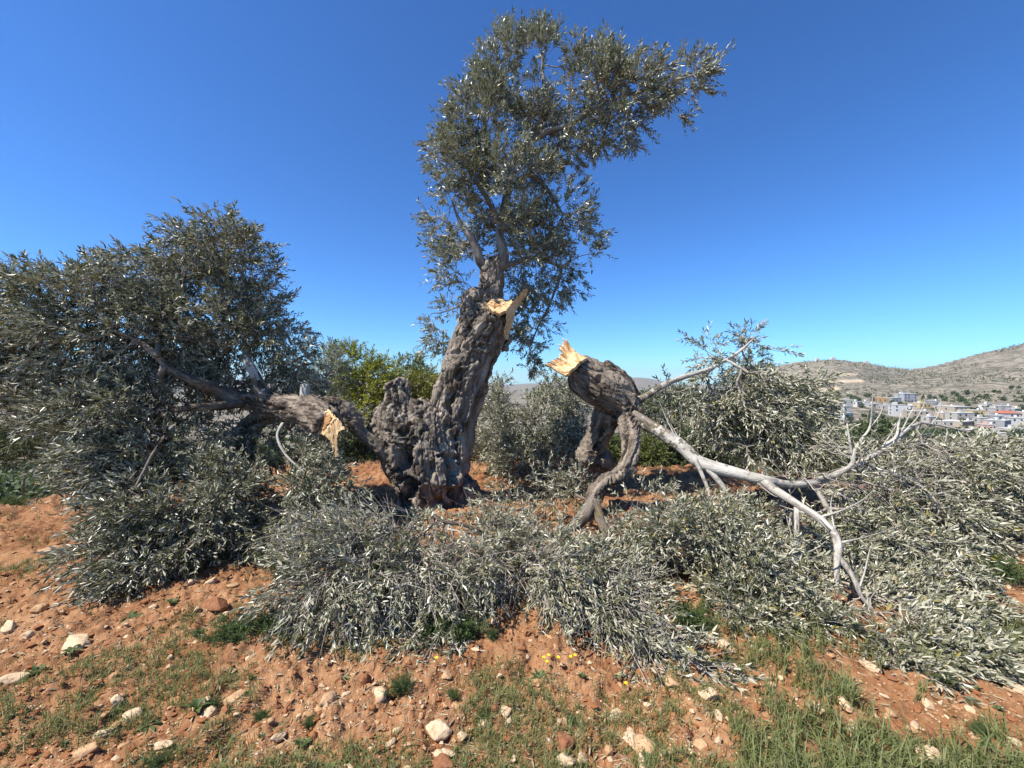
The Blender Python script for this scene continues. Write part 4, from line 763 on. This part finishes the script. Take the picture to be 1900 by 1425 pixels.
def scrub():
    rng = np.random.default_rng(8); mb = MB(); n = 7000
    px = rng.uniform(1250, 2080, n); Y = rng.uniform(430, 1010, n); x = (px - 950) / F * Y
    d = fbm(np.stack([x * .012, Y * .012, 0 * x], -1), 4, 3); ok = d + rng.normal(size=n) * .35 > 0.25; x, Y = x[ok], Y[ok]; n = len(x)
    z = terrain(x, Y); st = rng.uniform(.45, 1.3, n)
    for k in range(4):
        q = np.stack([x, Y, z], -1) + rng.normal(size=(n, 3)) * st[:, None] * np.array([.5, .5, .2]) + np.array([0, 0, .8])
        leaves(mb, q, nrm(rng.normal(size=(n, 3)) + np.array([0, 0, .4])), nrm(rng.normal(size=(n, 3)) + np.array([0, -.4, .8])), st * 1.8, st * 1.4, 0, rng)
    return tag(mb.obj("scrub", [M_LEAF_DARK]), "dark scrub dotted over the stony hillside", kind="stuff")
scrub()

# ------------------------------------------------------------------ village
def plain(name, c, rough=.85):
    T = NT(name); n = T.noise(T.n("TexCoord").outputs["Object"], 0.6, 4, .6)
    return T.fin(T.mix(T.ramp(n, [(.35, (0, 0, 0)), (.7, (.35, .35, .35))]), c, tuple(v * .75 for v in c)), rough, .1)
PC = {k: plain(k + "_plaster", c) for k, c in dict(white=(.52, .51, .48), pale=(.40, .375, .33), beige=(.38, .32, .24), grey=(.28, .28, .27), yellow=(.5, .39, .18), orange=(.45, .26, .10), pink=(.55, .36, .29), red=(.36, .13, .08), blue=(.34, .35, .355)).items()}
M_WIN = plain("window_dark", (.05, .055, .065), .3); M_TANK = plain("tank_white", (.75, .75, .75)); M_TILE = plain("roof_slab", (.5, .48, .44))
def boxv(c, s):
    c, s = np.array(c, float), np.array(s, float) / 2
    V = np.array([[x, y, z] for x in (-1, 1) for y in (-1, 1) for z in (-1, 1)]) * s + c
    return V, [np.array([[0, 1, 3, 2], [4, 6, 7, 5], [0, 4, 5, 1], [2, 3, 7, 6], [0, 2, 6, 4], [1, 5, 7, 3]])]
def boxmesh(name, c, s, mat):
    mb = MB(); mb.add(*boxv(c, s), smooth=False); me = mb.mesh(name); me.materials.append(mat); return me
WINM = boxmesh("window", (0, 0, 0), (1.3, .3, 1.5), M_WIN); TANKM = None
def tank_mesh():
    mb = MB(); tube(mb, [(0, 0, 0, .7), (0, 0, 1.5, .7)], .5, 10, 0); me = mb.mesh("water_tank"); me.materials.append(M_TANK); return me
TANKM = tank_mesh()
def child(name, me, par, loc):
    o = bpy.data.objects.new(name, me); COL.objects.link(o); o.parent = par; o.location = Vector(loc); return o
YG = np.arange(250, 1160, 1.0)
def find_y(px, py):
    z = terrain((px - 950) / F * YG, YG); pr = HY - (z - H) * F / YG
    k = np.where(pr <= py)[0]; return YG[k[0]] if len(k) else 560.0
vr = random.Random(4)
def house(px, py, w, h, colour, label, roof=None, group="flat roofed houses of the village in the valley"):
    Y = find_y(px, py); x = (px - 950) / F * Y; z = float(terrain(np.array(x), np.array(Y))); W, Hh = 1.02 * w * Y / F, max(3.4, 1.1 * h * Y / F); D = W * vr.uniform(.7, 1.0)
    o = empty("house", (x, Y, z), label, "house", group); o.rotation_euler = (0, 0, vr.uniform(-.45, .45))
    child("wall", boxmesh("wall", (0, 0, Hh / 2 - 2), (W, D, Hh + 4), PC[colour]), o, (0, 0, 0))
    if roof == "red":
        mb = MB(); V = np.array([[-W * .55, -D * .55, Hh], [W * .55, -D * .55, Hh], [W * .55, D * .55, Hh], [-W * .55, D * .55, Hh], [-W * .2, 0, Hh + W * .16], [W * .2, 0, Hh + W * .16]])
        mb.add(V, [np.array([[0, 1, 5, 4], [2, 3, 4, 5], [3, 2, 1, 0]]), np.array([[1, 2, 5], [3, 0, 4]])], smooth=False); me = mb.mesh("roof"); me.materials.append(PC["red"]); child("roof", me, o, (0, 0, .02))
    else:
        child("roof", boxmesh("roof", (0, 0, .18), (W + .5, D + .5, .36), M_TILE if colour != "white" else PC["pale"]), o, (0, 0, Hh))
        if vr.random() < .6: child("stairwell", boxmesh("stairwell", (0, 0, 1.2), (W * .28, D * .3, 2.4), PC[colour]), o, (vr.uniform(-.25, .25) * W, 0, Hh + .37))
        if vr.random() < .7: child("water_tank", TANKM, o, (vr.uniform(-.4, .4) * W, vr.uniform(-.3, .3) * D, Hh + .37))
    nx = max(2, int(W / 4.0)); nz = max(1, int(Hh / 3.2))
    for i in range(nx):
        for k in range(nz):
            if vr.random() < .85: child("window", WINM, o, (-W / 2 + W * (i + .5) / nx, -D / 2 - .05, Hh * (k + .55) / nz))
    for k in range(nz):
        s = child("window", WINM, o, (-W / 2 - .05, 0, Hh * (k + .55) / nz)); s.rotation_euler = (0, 0, math.pi / 2)
named = [(1635, 747, 14, 8, "orange", "orange house, the only one so coloured, at the top of the village"), (1680, 745, 24, 13, "blue", "large pale blue grey house topmost in the village centre"), (1665, 770, 20, 17, "white", "tall white house directly below the large pale blue grey one"),
    (1707, 757, 20, 8, "yellow", "low cream yellow house right of the tall white one"), (1700, 776, 26, 12, "beige", "beige two storey house beneath the low cream yellow one"), (1772, 763, 34, 8, "beige", "long low beige house at the upper edge of the village, right of centre"), (1780, 779, 30, 12, "pale", "pale stone house left of the bright yellow one"),
    (1806, 771, 20, 9, "yellow", "bright yellow house in the right half of the village"), (1866, 774, 28, 7, "white", "white house under a red hipped roof near the right edge", "red"), (1886, 790, 28, 13, "white", "white house at the right edge just below the red roof"), (1828, 800, 15, 11, "pink", "pinkish house low in the village near the right edge"),
    (1851, 797, 30, 16, "grey", "large grey house beside the pinkish one"), (1838, 812, 30, 9, "pale", "pale low house nearest the camera, under the grey and pinkish ones"), (1775, 790, 36, 8, "beige", "long beige house below the pale stone one"), (1562, 776, 24, 9, "white", "low white house set apart among trees left of the village"),
    (1566, 764, 14, 9, "white", "small white house just above the one set apart on the left"), (1514, 752, 10, 9, "pale", "small pale house at the far left end of the village"), (1656, 747, 18, 8, "grey", "grey house between the orange and the pale blue grey ones"), (1828, 758, 16, 7, "white", "small white house alone at the top right of the village")]
for a in named: house(*a)
GEN = "small pale flat roofed house packed among its neighbours in the valley village"
for (px, py, w, h, c) in ((1548, 752, 16, 6, "pale"), (1572, 750, 18, 7, "grey"), (1590, 752, 12, 6, "white"), (1608, 752, 14, 6, "white"), (1620, 756, 12, 6, "pale"), (1730, 752, 14, 7, "grey"), (1745, 760, 16, 7, "pale"), (1725, 783, 18, 9, "pale"), (1745, 775, 14, 8, "beige"), (1750, 790, 20, 8, "pale"), (1796, 790, 14, 8, "grey"),
    (1820, 785, 16, 9, "pale"), (1845, 780, 16, 8, "grey"), (1840, 764, 14, 6, "pale"), (1880, 766, 14, 7, "grey"), (1898, 775, 16, 9, "pale"), (1800, 806, 18, 8, "beige"), (1872, 806, 20, 10, "pale"), (1895, 806, 14, 10, "grey"), (1640, 760, 14, 7, "pale"), (1690, 762, 12, 8, "white"), (1920, 795, 24, 12, "pale"), (1930, 775, 22, 9, "white"), (1540, 760, 10, 6, "grey"), (1860, 760, 16, 6, "grey")): house(px, py, w, h, c, GEN)
for px, py, w, lab in ((1516, 669.5, 7, "white building on the skyline at the left of the rounded hill"), (1545, 667.5, 7, "white building on the very top of the rounded hill"), (1607, 674, 7, "white building on the skyline between the two hills")):
    Y = 985.0; x = (px - 950) / F * Y; z = float(terrain(np.array(x), np.array(Y))); o = empty("house", (x, Y, z), lab, "house", "white buildings on the skyline")
    child("wall", boxmesh("wall", (0, 0, 1), (w * 1.3, 7, 7), PC["white"]), o, (0, 0, 0)); child("roof", boxmesh("roof", (0, 0, 0.9), (w * .7, 4, 1.8), PC["white"]), o, (0, 0, 4.5))

# ------------------------------------------------------------------ stones
def stone_mat(name, a, b, c):
    T = NT(name); p = T.n("TexCoord").outputs["Object"]
    n = T.noise(p, 1.6, 5, .65); n2 = T.noise(p, 5, 4, .65)
    col = T.mix(T.ramp(n, [(.5, (0, 0, 0)), (.72, (.75, .75, .75))]), T.ramp(n2, [(.3, a), (.7, b)]), c)
    T.bump(n2, .6, .008); return T.fin(col, .9, .15)
M_ST = [stone_mat("pale_limestone", (.42, .30, .18), (.64, .49, .32), (.34, .17, .085)), stone_mat("ochre_limestone", (.33, .20, .105), (.52, .35, .2), (.3, .13, .06)), stone_mat("red_clod", (.17, .068, .033), (.28, .125, .06), (.34, .18, .1))]
def stone_mesh(seed, mat):
    rng = np.random.default_rng(seed); bm = bmesh.new(); bmesh.ops.create_icosphere(bm, subdivisions=4, radius=1)
    V = np.array([v.co[:] for v in bm.verts])
    for _ in range(11):                                    # flat broken faces
        d = nrm(rng.normal(size=(1, 3)))[0]; h = rng.uniform(.5, .85); s = V @ d; V = V - np.maximum(s - h, 0)[:, None] * d * .9
    V = V * (1 + .10 * fbm(V * 1.7 + seed, seed, 3) + .035 * fbm(V * 7 + seed, seed + 1, 3))[:, None] * np.array([1.2, .95, .68]) * rng.uniform(.85, 1.15, 3)
    for v, c in zip(bm.verts, V): v.co = c
    me = bpy.data.meshes.new("stone"); bm.to_mesh(me); bm.free()
    me.polygons.foreach_set("use_smooth", np.ones(len(me.polygons), bool)); me.materials.append(mat); return me
STM = [[stone_mesh(300 + i * 10 + k, M_ST[i]) for k in range(6)] for i in range(3)]
sr = random.Random(12)
def stone(px, py, r, kind, label, group=None, flat=1.0, x=None, y=None):
    if x is None:
        Y = H * F / (py - HY); x, y = (px - 950) / F * Y, Y
    s = r * y / F if px is not None else r
    me = sr.choice(STM[kind]); o = bpy.data.objects.new("stone", me); COL.objects.link(o)
    z = float(ground_z(np.array([x]), np.array([y]))[0])
    o.location = (x, y, z + s * .22 * flat); o.scale = (s, s * sr.uniform(.8, 1.1), s * flat); o.rotation_euler = (sr.uniform(-.3, .3), sr.uniform(-.3, .3), sr.uniform(0, 6.28))
    tag(o, label, "stone", group); return o
big = [(815, 1362, 26, 0, "big pale rounded stone among grass blades at the centre bottom, largest of the loose stones"), (704, 1304, 17, 0, "rounded pale stone up and left of the biggest one"), (404, 1143, 20, 2, "reddish lump of rock with a paler stone against its right side"), (422, 1152, 13, 0, "small pale stone leaning on the reddish lump of rock"), (355, 1086, 16, 0, "pale stone in front of the dark edge of the left fallen crown"), (93, 1026, 14, 1, "ochre stone at the outer edge of the left fallen crown"),
    (508, 1028, 14, 0, "pale stone in the gap between the left fallen crown and the front bough"), (138, 1205, 27, 0, "long flat pale slab on the left with green leaves at its foot"), (18, 1172, 17, 0, "pale flat stone at the left edge of the ground"), (24, 1268, 20, 0, "pale stone at the left edge, below the other one there"), (250, 1328, 22, 0, "elongated pale stone lying aslant in the left foreground"), (384, 1338, 15, 0, "narrow pale stone right of the elongated aslant one"),
    (305, 1398, 16, 0, "pale stone near the bottom edge, left of the middle"), (158, 1400, 17, 1, "ochre stone near the bottom left corner"), (195, 1365, 13, 0, "small pale stone above the ochre one in the bottom left"), (675, 1268, 14, 2, "reddish lump in the shade just in front of the front bough"), (1140, 1330, 14, 0, "pale stone in the grass below the tip of the front bough"), (1170, 1378, 18, 0, "wide pale stone near the bottom, below and right of the front bough's tip"), (1395, 1270, 15, 1, "ochre stone between the front bough and the right mass"),
    (1346, 1214, 17, 0, "pale stone tucked in the notch between front bough and right mass"), (1246, 1285, 18, 1, "upright reddish stone half hidden at the tip of the front bough"), (1416, 1394, 13, 0, "pale stone low in the green patch at the bottom right"), (1880, 1290, 15, 1, "ochre stone by the tip of the right mass at the picture's edge"), (514, 1385, 13, 0, "pointed pale stone near the bottom between the narrow one and the biggest one"), (900, 1342, 14, 0, "pale stone just right of the biggest one"), (832, 1411, 13, 0, "pale stone straight below the biggest one"), (1300, 1395, 14, 1, "ochre stone at the bottom, right of the wide pale one")]
for a in big: stone(*a, flat=.9 if a[2] > 15 else 1.0)
n = 0
while n < 250:
    px, t = sr.uniform(-40, 1940), sr.random(); py = 868 + (1440 - 868) * t ** 1.1
    Y = H * F / (py - HY); x = (px - 950) / F * Y
    dens = .6 + float(vnoise(np.array([[x * .9, Y * .9, 2]]), 9)[0]) * .6 + (.3 if py < 960 else 0)
    if sr.random() > dens: continue
    k = sr.choices((0, 1, 2), (5, 4, 3))[0]; r = min(.06, .014 * sr.paretovariate(2.2)) * (1.25 if py < 960 else 1)
    lab = ("palest kind of small stone, cream limestone lying loose on the red soil", "ochre stained small stone lying loose on the red soil", "small clod of dark red earth lying on the soil")[k]
    stone(None, None, r, k, lab, ("cream stones strewn over the soil", "ochre stones strewn over the soil", "clods of red earth strewn over the soil")[k], sr.uniform(.75, 1.1), x, Y); n += 1

def pebbles():
    rng = np.random.default_rng(77); ico = bmesh.new(); bmesh.ops.create_icosphere(ico, subdivisions=1, radius=1)
    B = np.array([v.co[:] for v in ico.verts]); Fc = np.array([[v.index for v in f.verts] for f in ico.faces]); ico.free()
    mb = MB(); N = 34000
    Y = 1.3 * np.exp(rng.random(N) * math.log(9.5 / 1.3)); x = (rng.uniform(-80, 1980, N) - 950) / F * Y
    ok = fbm(np.stack([x * 1.3, Y * 1.3, 0 * x], -1), 9, 2) + rng.normal(size=N) * .5 > -.25; x, Y = x[ok], Y[ok]; N = len(x)
    z = ground_z(x, Y); r = .0035 + .0032 * rng.pareto(2.4, N); r = np.minimum(r, .02)
    cut = (np.array([.22, .5]) * N).astype(int)
    r[cut[1]:] = np.minimum(r[cut[1]:] * 1.25, .018)
    idx = np.arange(N)
    for i, sel in enumerate((idx[:cut[0]], idx[cut[0]:cut[1]], idx[cut[1]:])):
        k = len(sel); V = B[None] * (1 + .3 * rng.normal(size=(k, len(B), 1)) * .8) * (r[sel][:, None, None] * rng.uniform(.6, 1.3, (k, 1, 3)) * np.array([1.1, 1.1, .7]))
        a = rng.uniform(0, 6.28, k); c, s = np.cos(a), np.sin(a); V = np.stack([V[..., 0] * c[:, None] - V[..., 1] * s[:, None], V[..., 0] * s[:, None] + V[..., 1] * c[:, None], V[..., 2]], -1)
        V = V + np.stack([x[sel], Y[sel], z[sel] + r[sel] * .25], -1)[:, None]
        mb.add(V.reshape(-1, 3), [(np.arange(k)[:, None, None] * len(B) + Fc[None]).reshape(-1, 3)], i % 3, rng.random(k * len(Fc)), smooth=False)
    return tag(mb.obj("gravel", [M_PEB[0], M_PEB[1], M_PEB[2]]), "fine pale and reddish gravel in the soil", kind="stuff")
M_PEB = [NT("grit_" + n).fin(c, .9, .1) for n, c in (("cream", (.50, .37, .23)), ("ochre", (.38, .225, .115)), ("red", (.25, .105, .044)))]
pebbles()

# ------------------------------------------------------------------ grass, straw, leaf litter
def grass():
    rng = np.random.default_rng(21); mb = MB(); N = 90000
    Y = 1.35 * np.exp(rng.random(N) * math.log(8.6 / 1.35)); px = rng.uniform(-60, 1960, N); x = (px - 950) / F * Y
    py = HY + H * F / Y; q = np.stack([x, Y, 0 * x], -1)
    patch = fbm(q * 2.0, 31, 3) + .6 * fbm(q * 7, 32, 2)
    lush = np.maximum(sstep(px, 1250, 1500) * sstep(py, 1170, 1240), sstep(px, 1700, 1850) * sstep(py, 1040, 1120))
    dens = -.40 + .22 * lush + .45 * sstep(px, 1480, 1640) * sstep(py, 1250, 1300) - .25 * sstep(px, 1250, 1350) * (1 - sstep(px, 1500, 1600)) * sstep(py, 1330, 1380) + .4 * sstep(px, 700, 1000) * sstep(py, 1150, 1250) + .40 * (1 - sstep(px, 120, 420)) * sstep(py, 880, 960) * (1 - .6 * sstep(py, 1200, 1300)) + .3 * sstep(py, 1080, 1200)
    ok = patch * 1.6 + dens > .12 + .8 * rng.random(N); ii = np.where(ok)[0]
    if len(ii) > 10000: ii = rng.permutation(ii)[:10000]
    k = rng.integers(3, 12, len(ii)); rep = np.repeat(ii, k); n = len(rep); big = np.repeat(rng.random(len(ii)) ** 2, k)
    lush = lush[rep]; dryt = np.repeat(rng.random(len(ii)), k); sp = (.006 + .016 * big)
    x = x[rep] + rng.normal(size=n) * sp; Y = Y[rep] + rng.normal(size=n) * sp
    h = rng.uniform(.018, .05, n) * (1 + .9 * big) * (1 + 1.1 * lush * rng.random(n) + .9 * lush * big); w = rng.uniform(.0011, .0022, n) * (1 + .6 * lush)
    p = np.stack([x, Y, ground_z(x, Y) - .004], -1); d = nrm(rng.normal(size=(n, 3)) * np.array([1, 1, 0]) + 1e-6); sd = np.stack([-d[:, 1], d[:, 0], 0 * x], -1)
    lean = rng.uniform(.1, 1.0, n)[:, None]; up = np.array([0, 0, 1.0])
    m = p + up * h[:, None] * .55 + d * h[:, None] * lean * .25; t = p + up * h[:, None] * (1 - .4 * lean) + d * h[:, None] * lean
    W = w[:, None]; V = np.stack([p - sd * W, p + sd * W, m - sd * W * .8, m + sd * W * .8, t], 1).reshape(-1, 3)
    b = np.arange(n)[:, None] * 5; r = np.clip(np.where((dryt < .3 - .2 * lush) | (rng.random(n) < .12), .99, .95 * (.6 * dryt + .4 * rng.random(n))), 0, 1)
    mb.add(V, [b + np.array([[0, 1, 3, 2]]), b + np.array([[2, 3, 4]])], 0, None, smooth=False)
    mb.Fc = [(f, m_, r, s_) for (f, m_, _r, s_) in mb.Fc]
    return tag(mb.obj("grass", [M_GRASS]), "short green and straw coloured grass in tufts on the red soil", kind="stuff")
grass()

def litter():
    rng = np.random.default_rng(22); mb = MB(); N = 26000
    Y = 1.35 * np.exp(rng.random(N) * math.log(8.5 / 1.35)); x = (rng.uniform(-60, 1960, N) - 950) / F * Y
    ok = fbm(np.stack([x * 1.6, Y * 1.6, 0 * x], -1), 41, 2) + rng.normal(size=N) * .4 > -.1; x, Y = x[ok], Y[ok]; n = len(x)
    p = np.stack([x, Y, ground_z(x, Y) + .004], -1); a = nrm(rng.normal(size=(n, 3)) * np.array([1, 1, .18])); L = rng.uniform(.015, .075, n); k = n * 3 // 5
    prisms(mb, p[:k] - a[:k] * L[:k, None] / 2, p[:k] + a[:k] * L[:k, None] / 2, np.full(k, .0012), np.full(k, .0007), 0, 3)
    leaves(mb, p[k:], nrm(a[k:] * np.array([1, 1, .4])), nrm(rng.normal(size=(n - k, 3)) * .5 + np.array([0, 0, 1.0])), rng.uniform(.03, .055, n - k), rng.uniform(.007, .012, n - k), 1, rng)
    return tag(mb.obj("leaf_litter", [M_STRAW, M_DRY]), "dry straw and fallen leaf litter on the soil", kind="stuff")
M_STRAW = NT("straw").fin((.5, .40, .25), .8, .2); M_DRY = leaf_mat("dry_leaf", (.22, .17, .10), (.36, .29, .18), (.42, .38, .3), (.3, .15, .05), .1, .7)
litter()

# ------------------------------------------------------------------ weeds and small plants
def weed(px, py, r, h, kind, label, seed, cat="weed"):
    Y = H * F / (py - HY); p = P(px, py, Y); p[2] = float(ground_z(np.array([p[0]]), np.array([p[1]]))[0]); R = r * Y / F; Hh = h * Y / F
    rng = np.random.default_rng(seed)
    if kind == "feathery":
        o = empty("feathery_weed", p, label, cat); mb = MB(); n = int(90 * (R / .2) ** .8) + 30
        tip = p + np.stack([rng.normal(size=n) * R * .55, rng.normal(size=n) * R * .5, Hh * rng.uniform(.45, 1.0, n)], -1); root = p + np.stack([rng.normal(size=n) * R * .3, rng.normal(size=n) * R * .3, 0 * R * rng.random(n)], -1)
        prisms(mb, root, tip, np.full(n, .0022), np.full(n, .0010), 0, 3); mb.obj("stem", [M_LEAF_WEED], o)
        mb = MB(); AP, AA, AN = [], [], []
        for k in range(30):
            t = rng.uniform(.2, 1.0, n)[:, None]; q = root * (1 - t) + tip * t; AP.append(q); AA.append(nrm(rng.normal(size=(n, 3)) + nrm(tip - root) * .5)); AN.append(nrm(rng.normal(size=(n, 3)) + np.array([0, 0, 1.0])))
        AP, AA, AN = map(np.concatenate, (AP, AA, AN)); leaves(mb, AP, AA, AN, rng.uniform(.015, .034, len(AP)), rng.uniform(.003, .006, len(AP)), 0, rng); mb.obj("foliage", [M_LEAF_WEED], o)
    else:
        o = empty("leafy_weed", p, label, cat); n = 22 if kind == "rosette" else 16
        for k in range(n):
            a = k * 2.4 + rng.uniform(-.3, .3); ln = R * rng.uniform(.75, 1.25); up = rng.uniform(.25, .9) if kind == "rosette" else rng.uniform(.8, 2.2)
            d = np.array([math.cos(a), math.sin(a), up]); d /= np.linalg.norm(d); s = np.cross(d, (0, 0, 1)); s /= np.linalg.norm(s); nn = np.cross(s, d)
            mb = MB(); V = []; wd_ = ln * rng.uniform(.07, .12)
            for t, w in ((0, .15), (.25, .6), (.5, 1), (.75, .85), (.92, .4), (1, .05)):
                c = p + d * ln * t - np.array([0, 0, 1]) * ln * .45 * t * t; V += [c - s * wd_ * w + nn * wd_ * .3 * w, c, c + s * wd_ * w + nn * wd_ * .3 * w]
            f = [[3 * i + j, 3 * i + j + 1, 3 * i + j + 4, 3 * i + j + 3] for i in range(5) for j in (0, 1)]
            mb.add(V, [np.array(f)], 0, rng.random() * .9); mb.obj("leaf", [M_LEAF_WEED], o)
for k, a in enumerate(((440, 1190, 44, 42, "feathery", "dark feathery weed at the left foot of the front bough"), (505, 1180, 36, 34, "feathery", "feathery weed wedged against the front bough's left end"), (530, 1075, 48, 62, "feathery", "tall bright feathery weed between left fallen crown and front bough"), (570, 1035, 40, 50, "feathery", "feathery green weed behind the front bough's left end"),
    (245, 1146, 24, 20, "rosette", "bright leafy rosette on bare soil below the left fallen crown"), (132, 1222, 20, 12, "rosette", "leafy green weed at the foot of the long flat slab"), (65, 1260, 26, 24, "upright", "upright leafy weed in the left foreground"), (318, 1120, 20, 18, "upright", "narrow leaved weed right of the bright rosette"), (365, 1330, 30, 44, "upright", "tall narrow leaved weed in the left foreground beside the narrow stone"), (640, 1255, 24, 22, "rosette", "leafy weed in the shade in front of the front bough"),
    (820, 1185, 40, 44, "feathery", "feathery weed growing under the middle of the front bough"), (860, 1190, 34, 40, "feathery", "feathery weed growing under the front bough, just right of the middle"), (1280, 1170, 44, 44, "feathery", "feathery weed in the hollow between front bough and right mass"), (1850, 1085, 50, 40, "feathery", "feathery weed on the red soil at the right edge"), (1415, 1360, 20, 14, "rosette", "small broad leaved weed in the bottom right grass"), (1835, 1395, 24, 16, "rosette", "broad leaved weed at the bottom right corner"), (1200, 1420, 24, 22, "upright", "upright weed at the bottom edge right of centre"), (1000, 1260, 26, 26, "upright", "upright weed in front of the right part of the front bough"), (20, 930, 30, 22, "feathery", "feathery weed on the soil at the far left"), (560, 1400, 26, 22, "upright", "upright weed near the bottom left of the biggest stone"))):
    weed(*a[:5], a[5], 400 + k)

def scatter_weeds():
    rr = random.Random(31); protos = [o for o in list(bpy.data.objects) if o.name.split(".")[0] in ("leafy_weed", "feathery_weed") and o.parent is None]
    lf = [o for o in protos if o.name.startswith("leafy")]; ft = [o for o in protos if o.name.startswith("feathery")]; n = 0
    while n < 75:
        px = rr.uniform(-20, 1920); py = 900 + 530 * rr.random() ** .8; Y = H * F / (py - HY); x = (px - 950) / F * Y
        if float(vnoise(np.array([[x * 1.2, Y * 1.2, 5]]), 19)[0]) < -.1: continue
        src = rr.choice(lf) if n % 3 else rr.choice(ft); c = src.copy(); COL.objects.link(c); sc_ = rr.uniform(.3, .65) * (1 if n % 3 else .55)
        c.location = (x, Y, float(ground_z(np.array([x]), np.array([Y]))[0]) - .004); c.scale = (sc_,) * 3; c.rotation_euler = (0, 0, rr.uniform(0, 6.28))
        c['label'] = "small leafy green weed sprouting from the red soil" if n % 3 else "small feathery green weed sprouting from the red soil"; c['group'] = "small weeds sprouting across the soil"
        for ch in src.children: d = ch.copy(); COL.objects.link(d); d.parent = c
        n += 1
scatter_weeds()
M_YEL = NT("yellow_petal").fin((.85, .6, .02), .6, .2)
def flower(px, py, seed):
    Y = H * F / (py + 22 - HY); p = P(px, py + 22, Y); p[2] = float(ground_z(np.array([p[0]]), np.array([p[1]]))[0]); o = empty("yellow_flower", p, "tiny yellow flower on a thin stem in front of the front bough", "flower", "yellow flowers in front of the front bough")
    hgt = P(px, py, Y)[2] - p[2]; hgt = min(max(hgt, .04), .12); mb = MB(); tube(mb, [(*p, .0012), (*(p + (.005, 0, hgt * .5)), .001), (*(p + (.002, 0, hgt)), .0009)], .02, 5, 0); mb.obj("stem", M_LEAF_WEED, o)
    rng = np.random.default_rng(seed); k = 9; a = np.arange(k) * 2 * np.pi / k; d = np.stack([np.cos(a), np.sin(a) - .3, np.full(k, .45)], -1); mb = MB()
    leaves(mb, np.repeat((p + (.002, 0, hgt))[None], k, 0), nrm(d), nrm(np.stack([-np.cos(a) * .4, -np.sin(a) * .4, np.ones(k)], -1)), np.full(k, .011), np.full(k, .007), 0, rng); mb.obj("bloom", M_YEL, o)
for k, (px, py) in enumerate(((1008, 1220), (1017, 1217), (1035, 1220), (1058, 1219), (1066, 1216), (809, 1227), (1014, 1228), (1160, 1268), (866, 1098))): flower(px, py, k)

def twig(rows, label, forks, seed):
    o = empty("dry_twig", P(*rows[0][:2], rows[0][3]), label, "twig"); mb = MB(); tube(mb, pxl(rows), .03, 6, .1, .006, seed=seed); mb.obj("stem", M_TWIG, o)
    for f in forks: mb = MB(); tube(mb, pxl(f), .03, 5, .1, .004, seed=seed); mb.obj("side_twig", M_TWIG, o)
twig([(745, 1208, .9, 2.42), (790, 1207, 1.4, 2.41), (850, 1207, 1.6, 2.40), (920, 1209, 1.4, 2.38), (985, 1216, 1, 2.36)], "long thin dry twig lying in the shade along the front bough's lower edge", [[(762, 1208, 1, 2.41), (748, 1192, .7, 2.41)], [(788, 1207, 1, 2.41), (772, 1188, .7, 2.4)], [(822, 1207, 1, 2.4), (808, 1186, .7, 2.4)]], 7)
twig([(1250, 1440, 1.2, 1.65), (1300, 1400, 1.6, 1.75), (1350, 1372, 1, 1.85)], "pale dry stick in the grass at the bottom right of centre", [[(1300, 1400, 1.2, 1.75), (1322, 1398, .7, 1.76)]], 9)

# ------------------------------------------------------------------ air
def haze():
    mb = MB(); mb.add(*boxv((0, 4400, 45), (43000, 9600, 330)), smooth=False)
    m = bpy.data.materials.new("haze_air"); m.use_nodes = True; N = m.node_tree.nodes; N.remove(N["Principled BSDF"])
    v = N.new("ShaderNodeVolumePrincipled"); v.inputs["Color"].default_value = (0.78, 0.88, 1.0, 1); v.inputs["Density"].default_value = HAZE; v.inputs["Anisotropy"].default_value = 0.2
    m.node_tree.links.new(v.outputs[0], N["Material Output"].inputs["Volume"])
    return tag(mb.obj("haze", m), "thin bluish air over the valley", kind="stuff")
HAZE = 7.0e-5
haze()
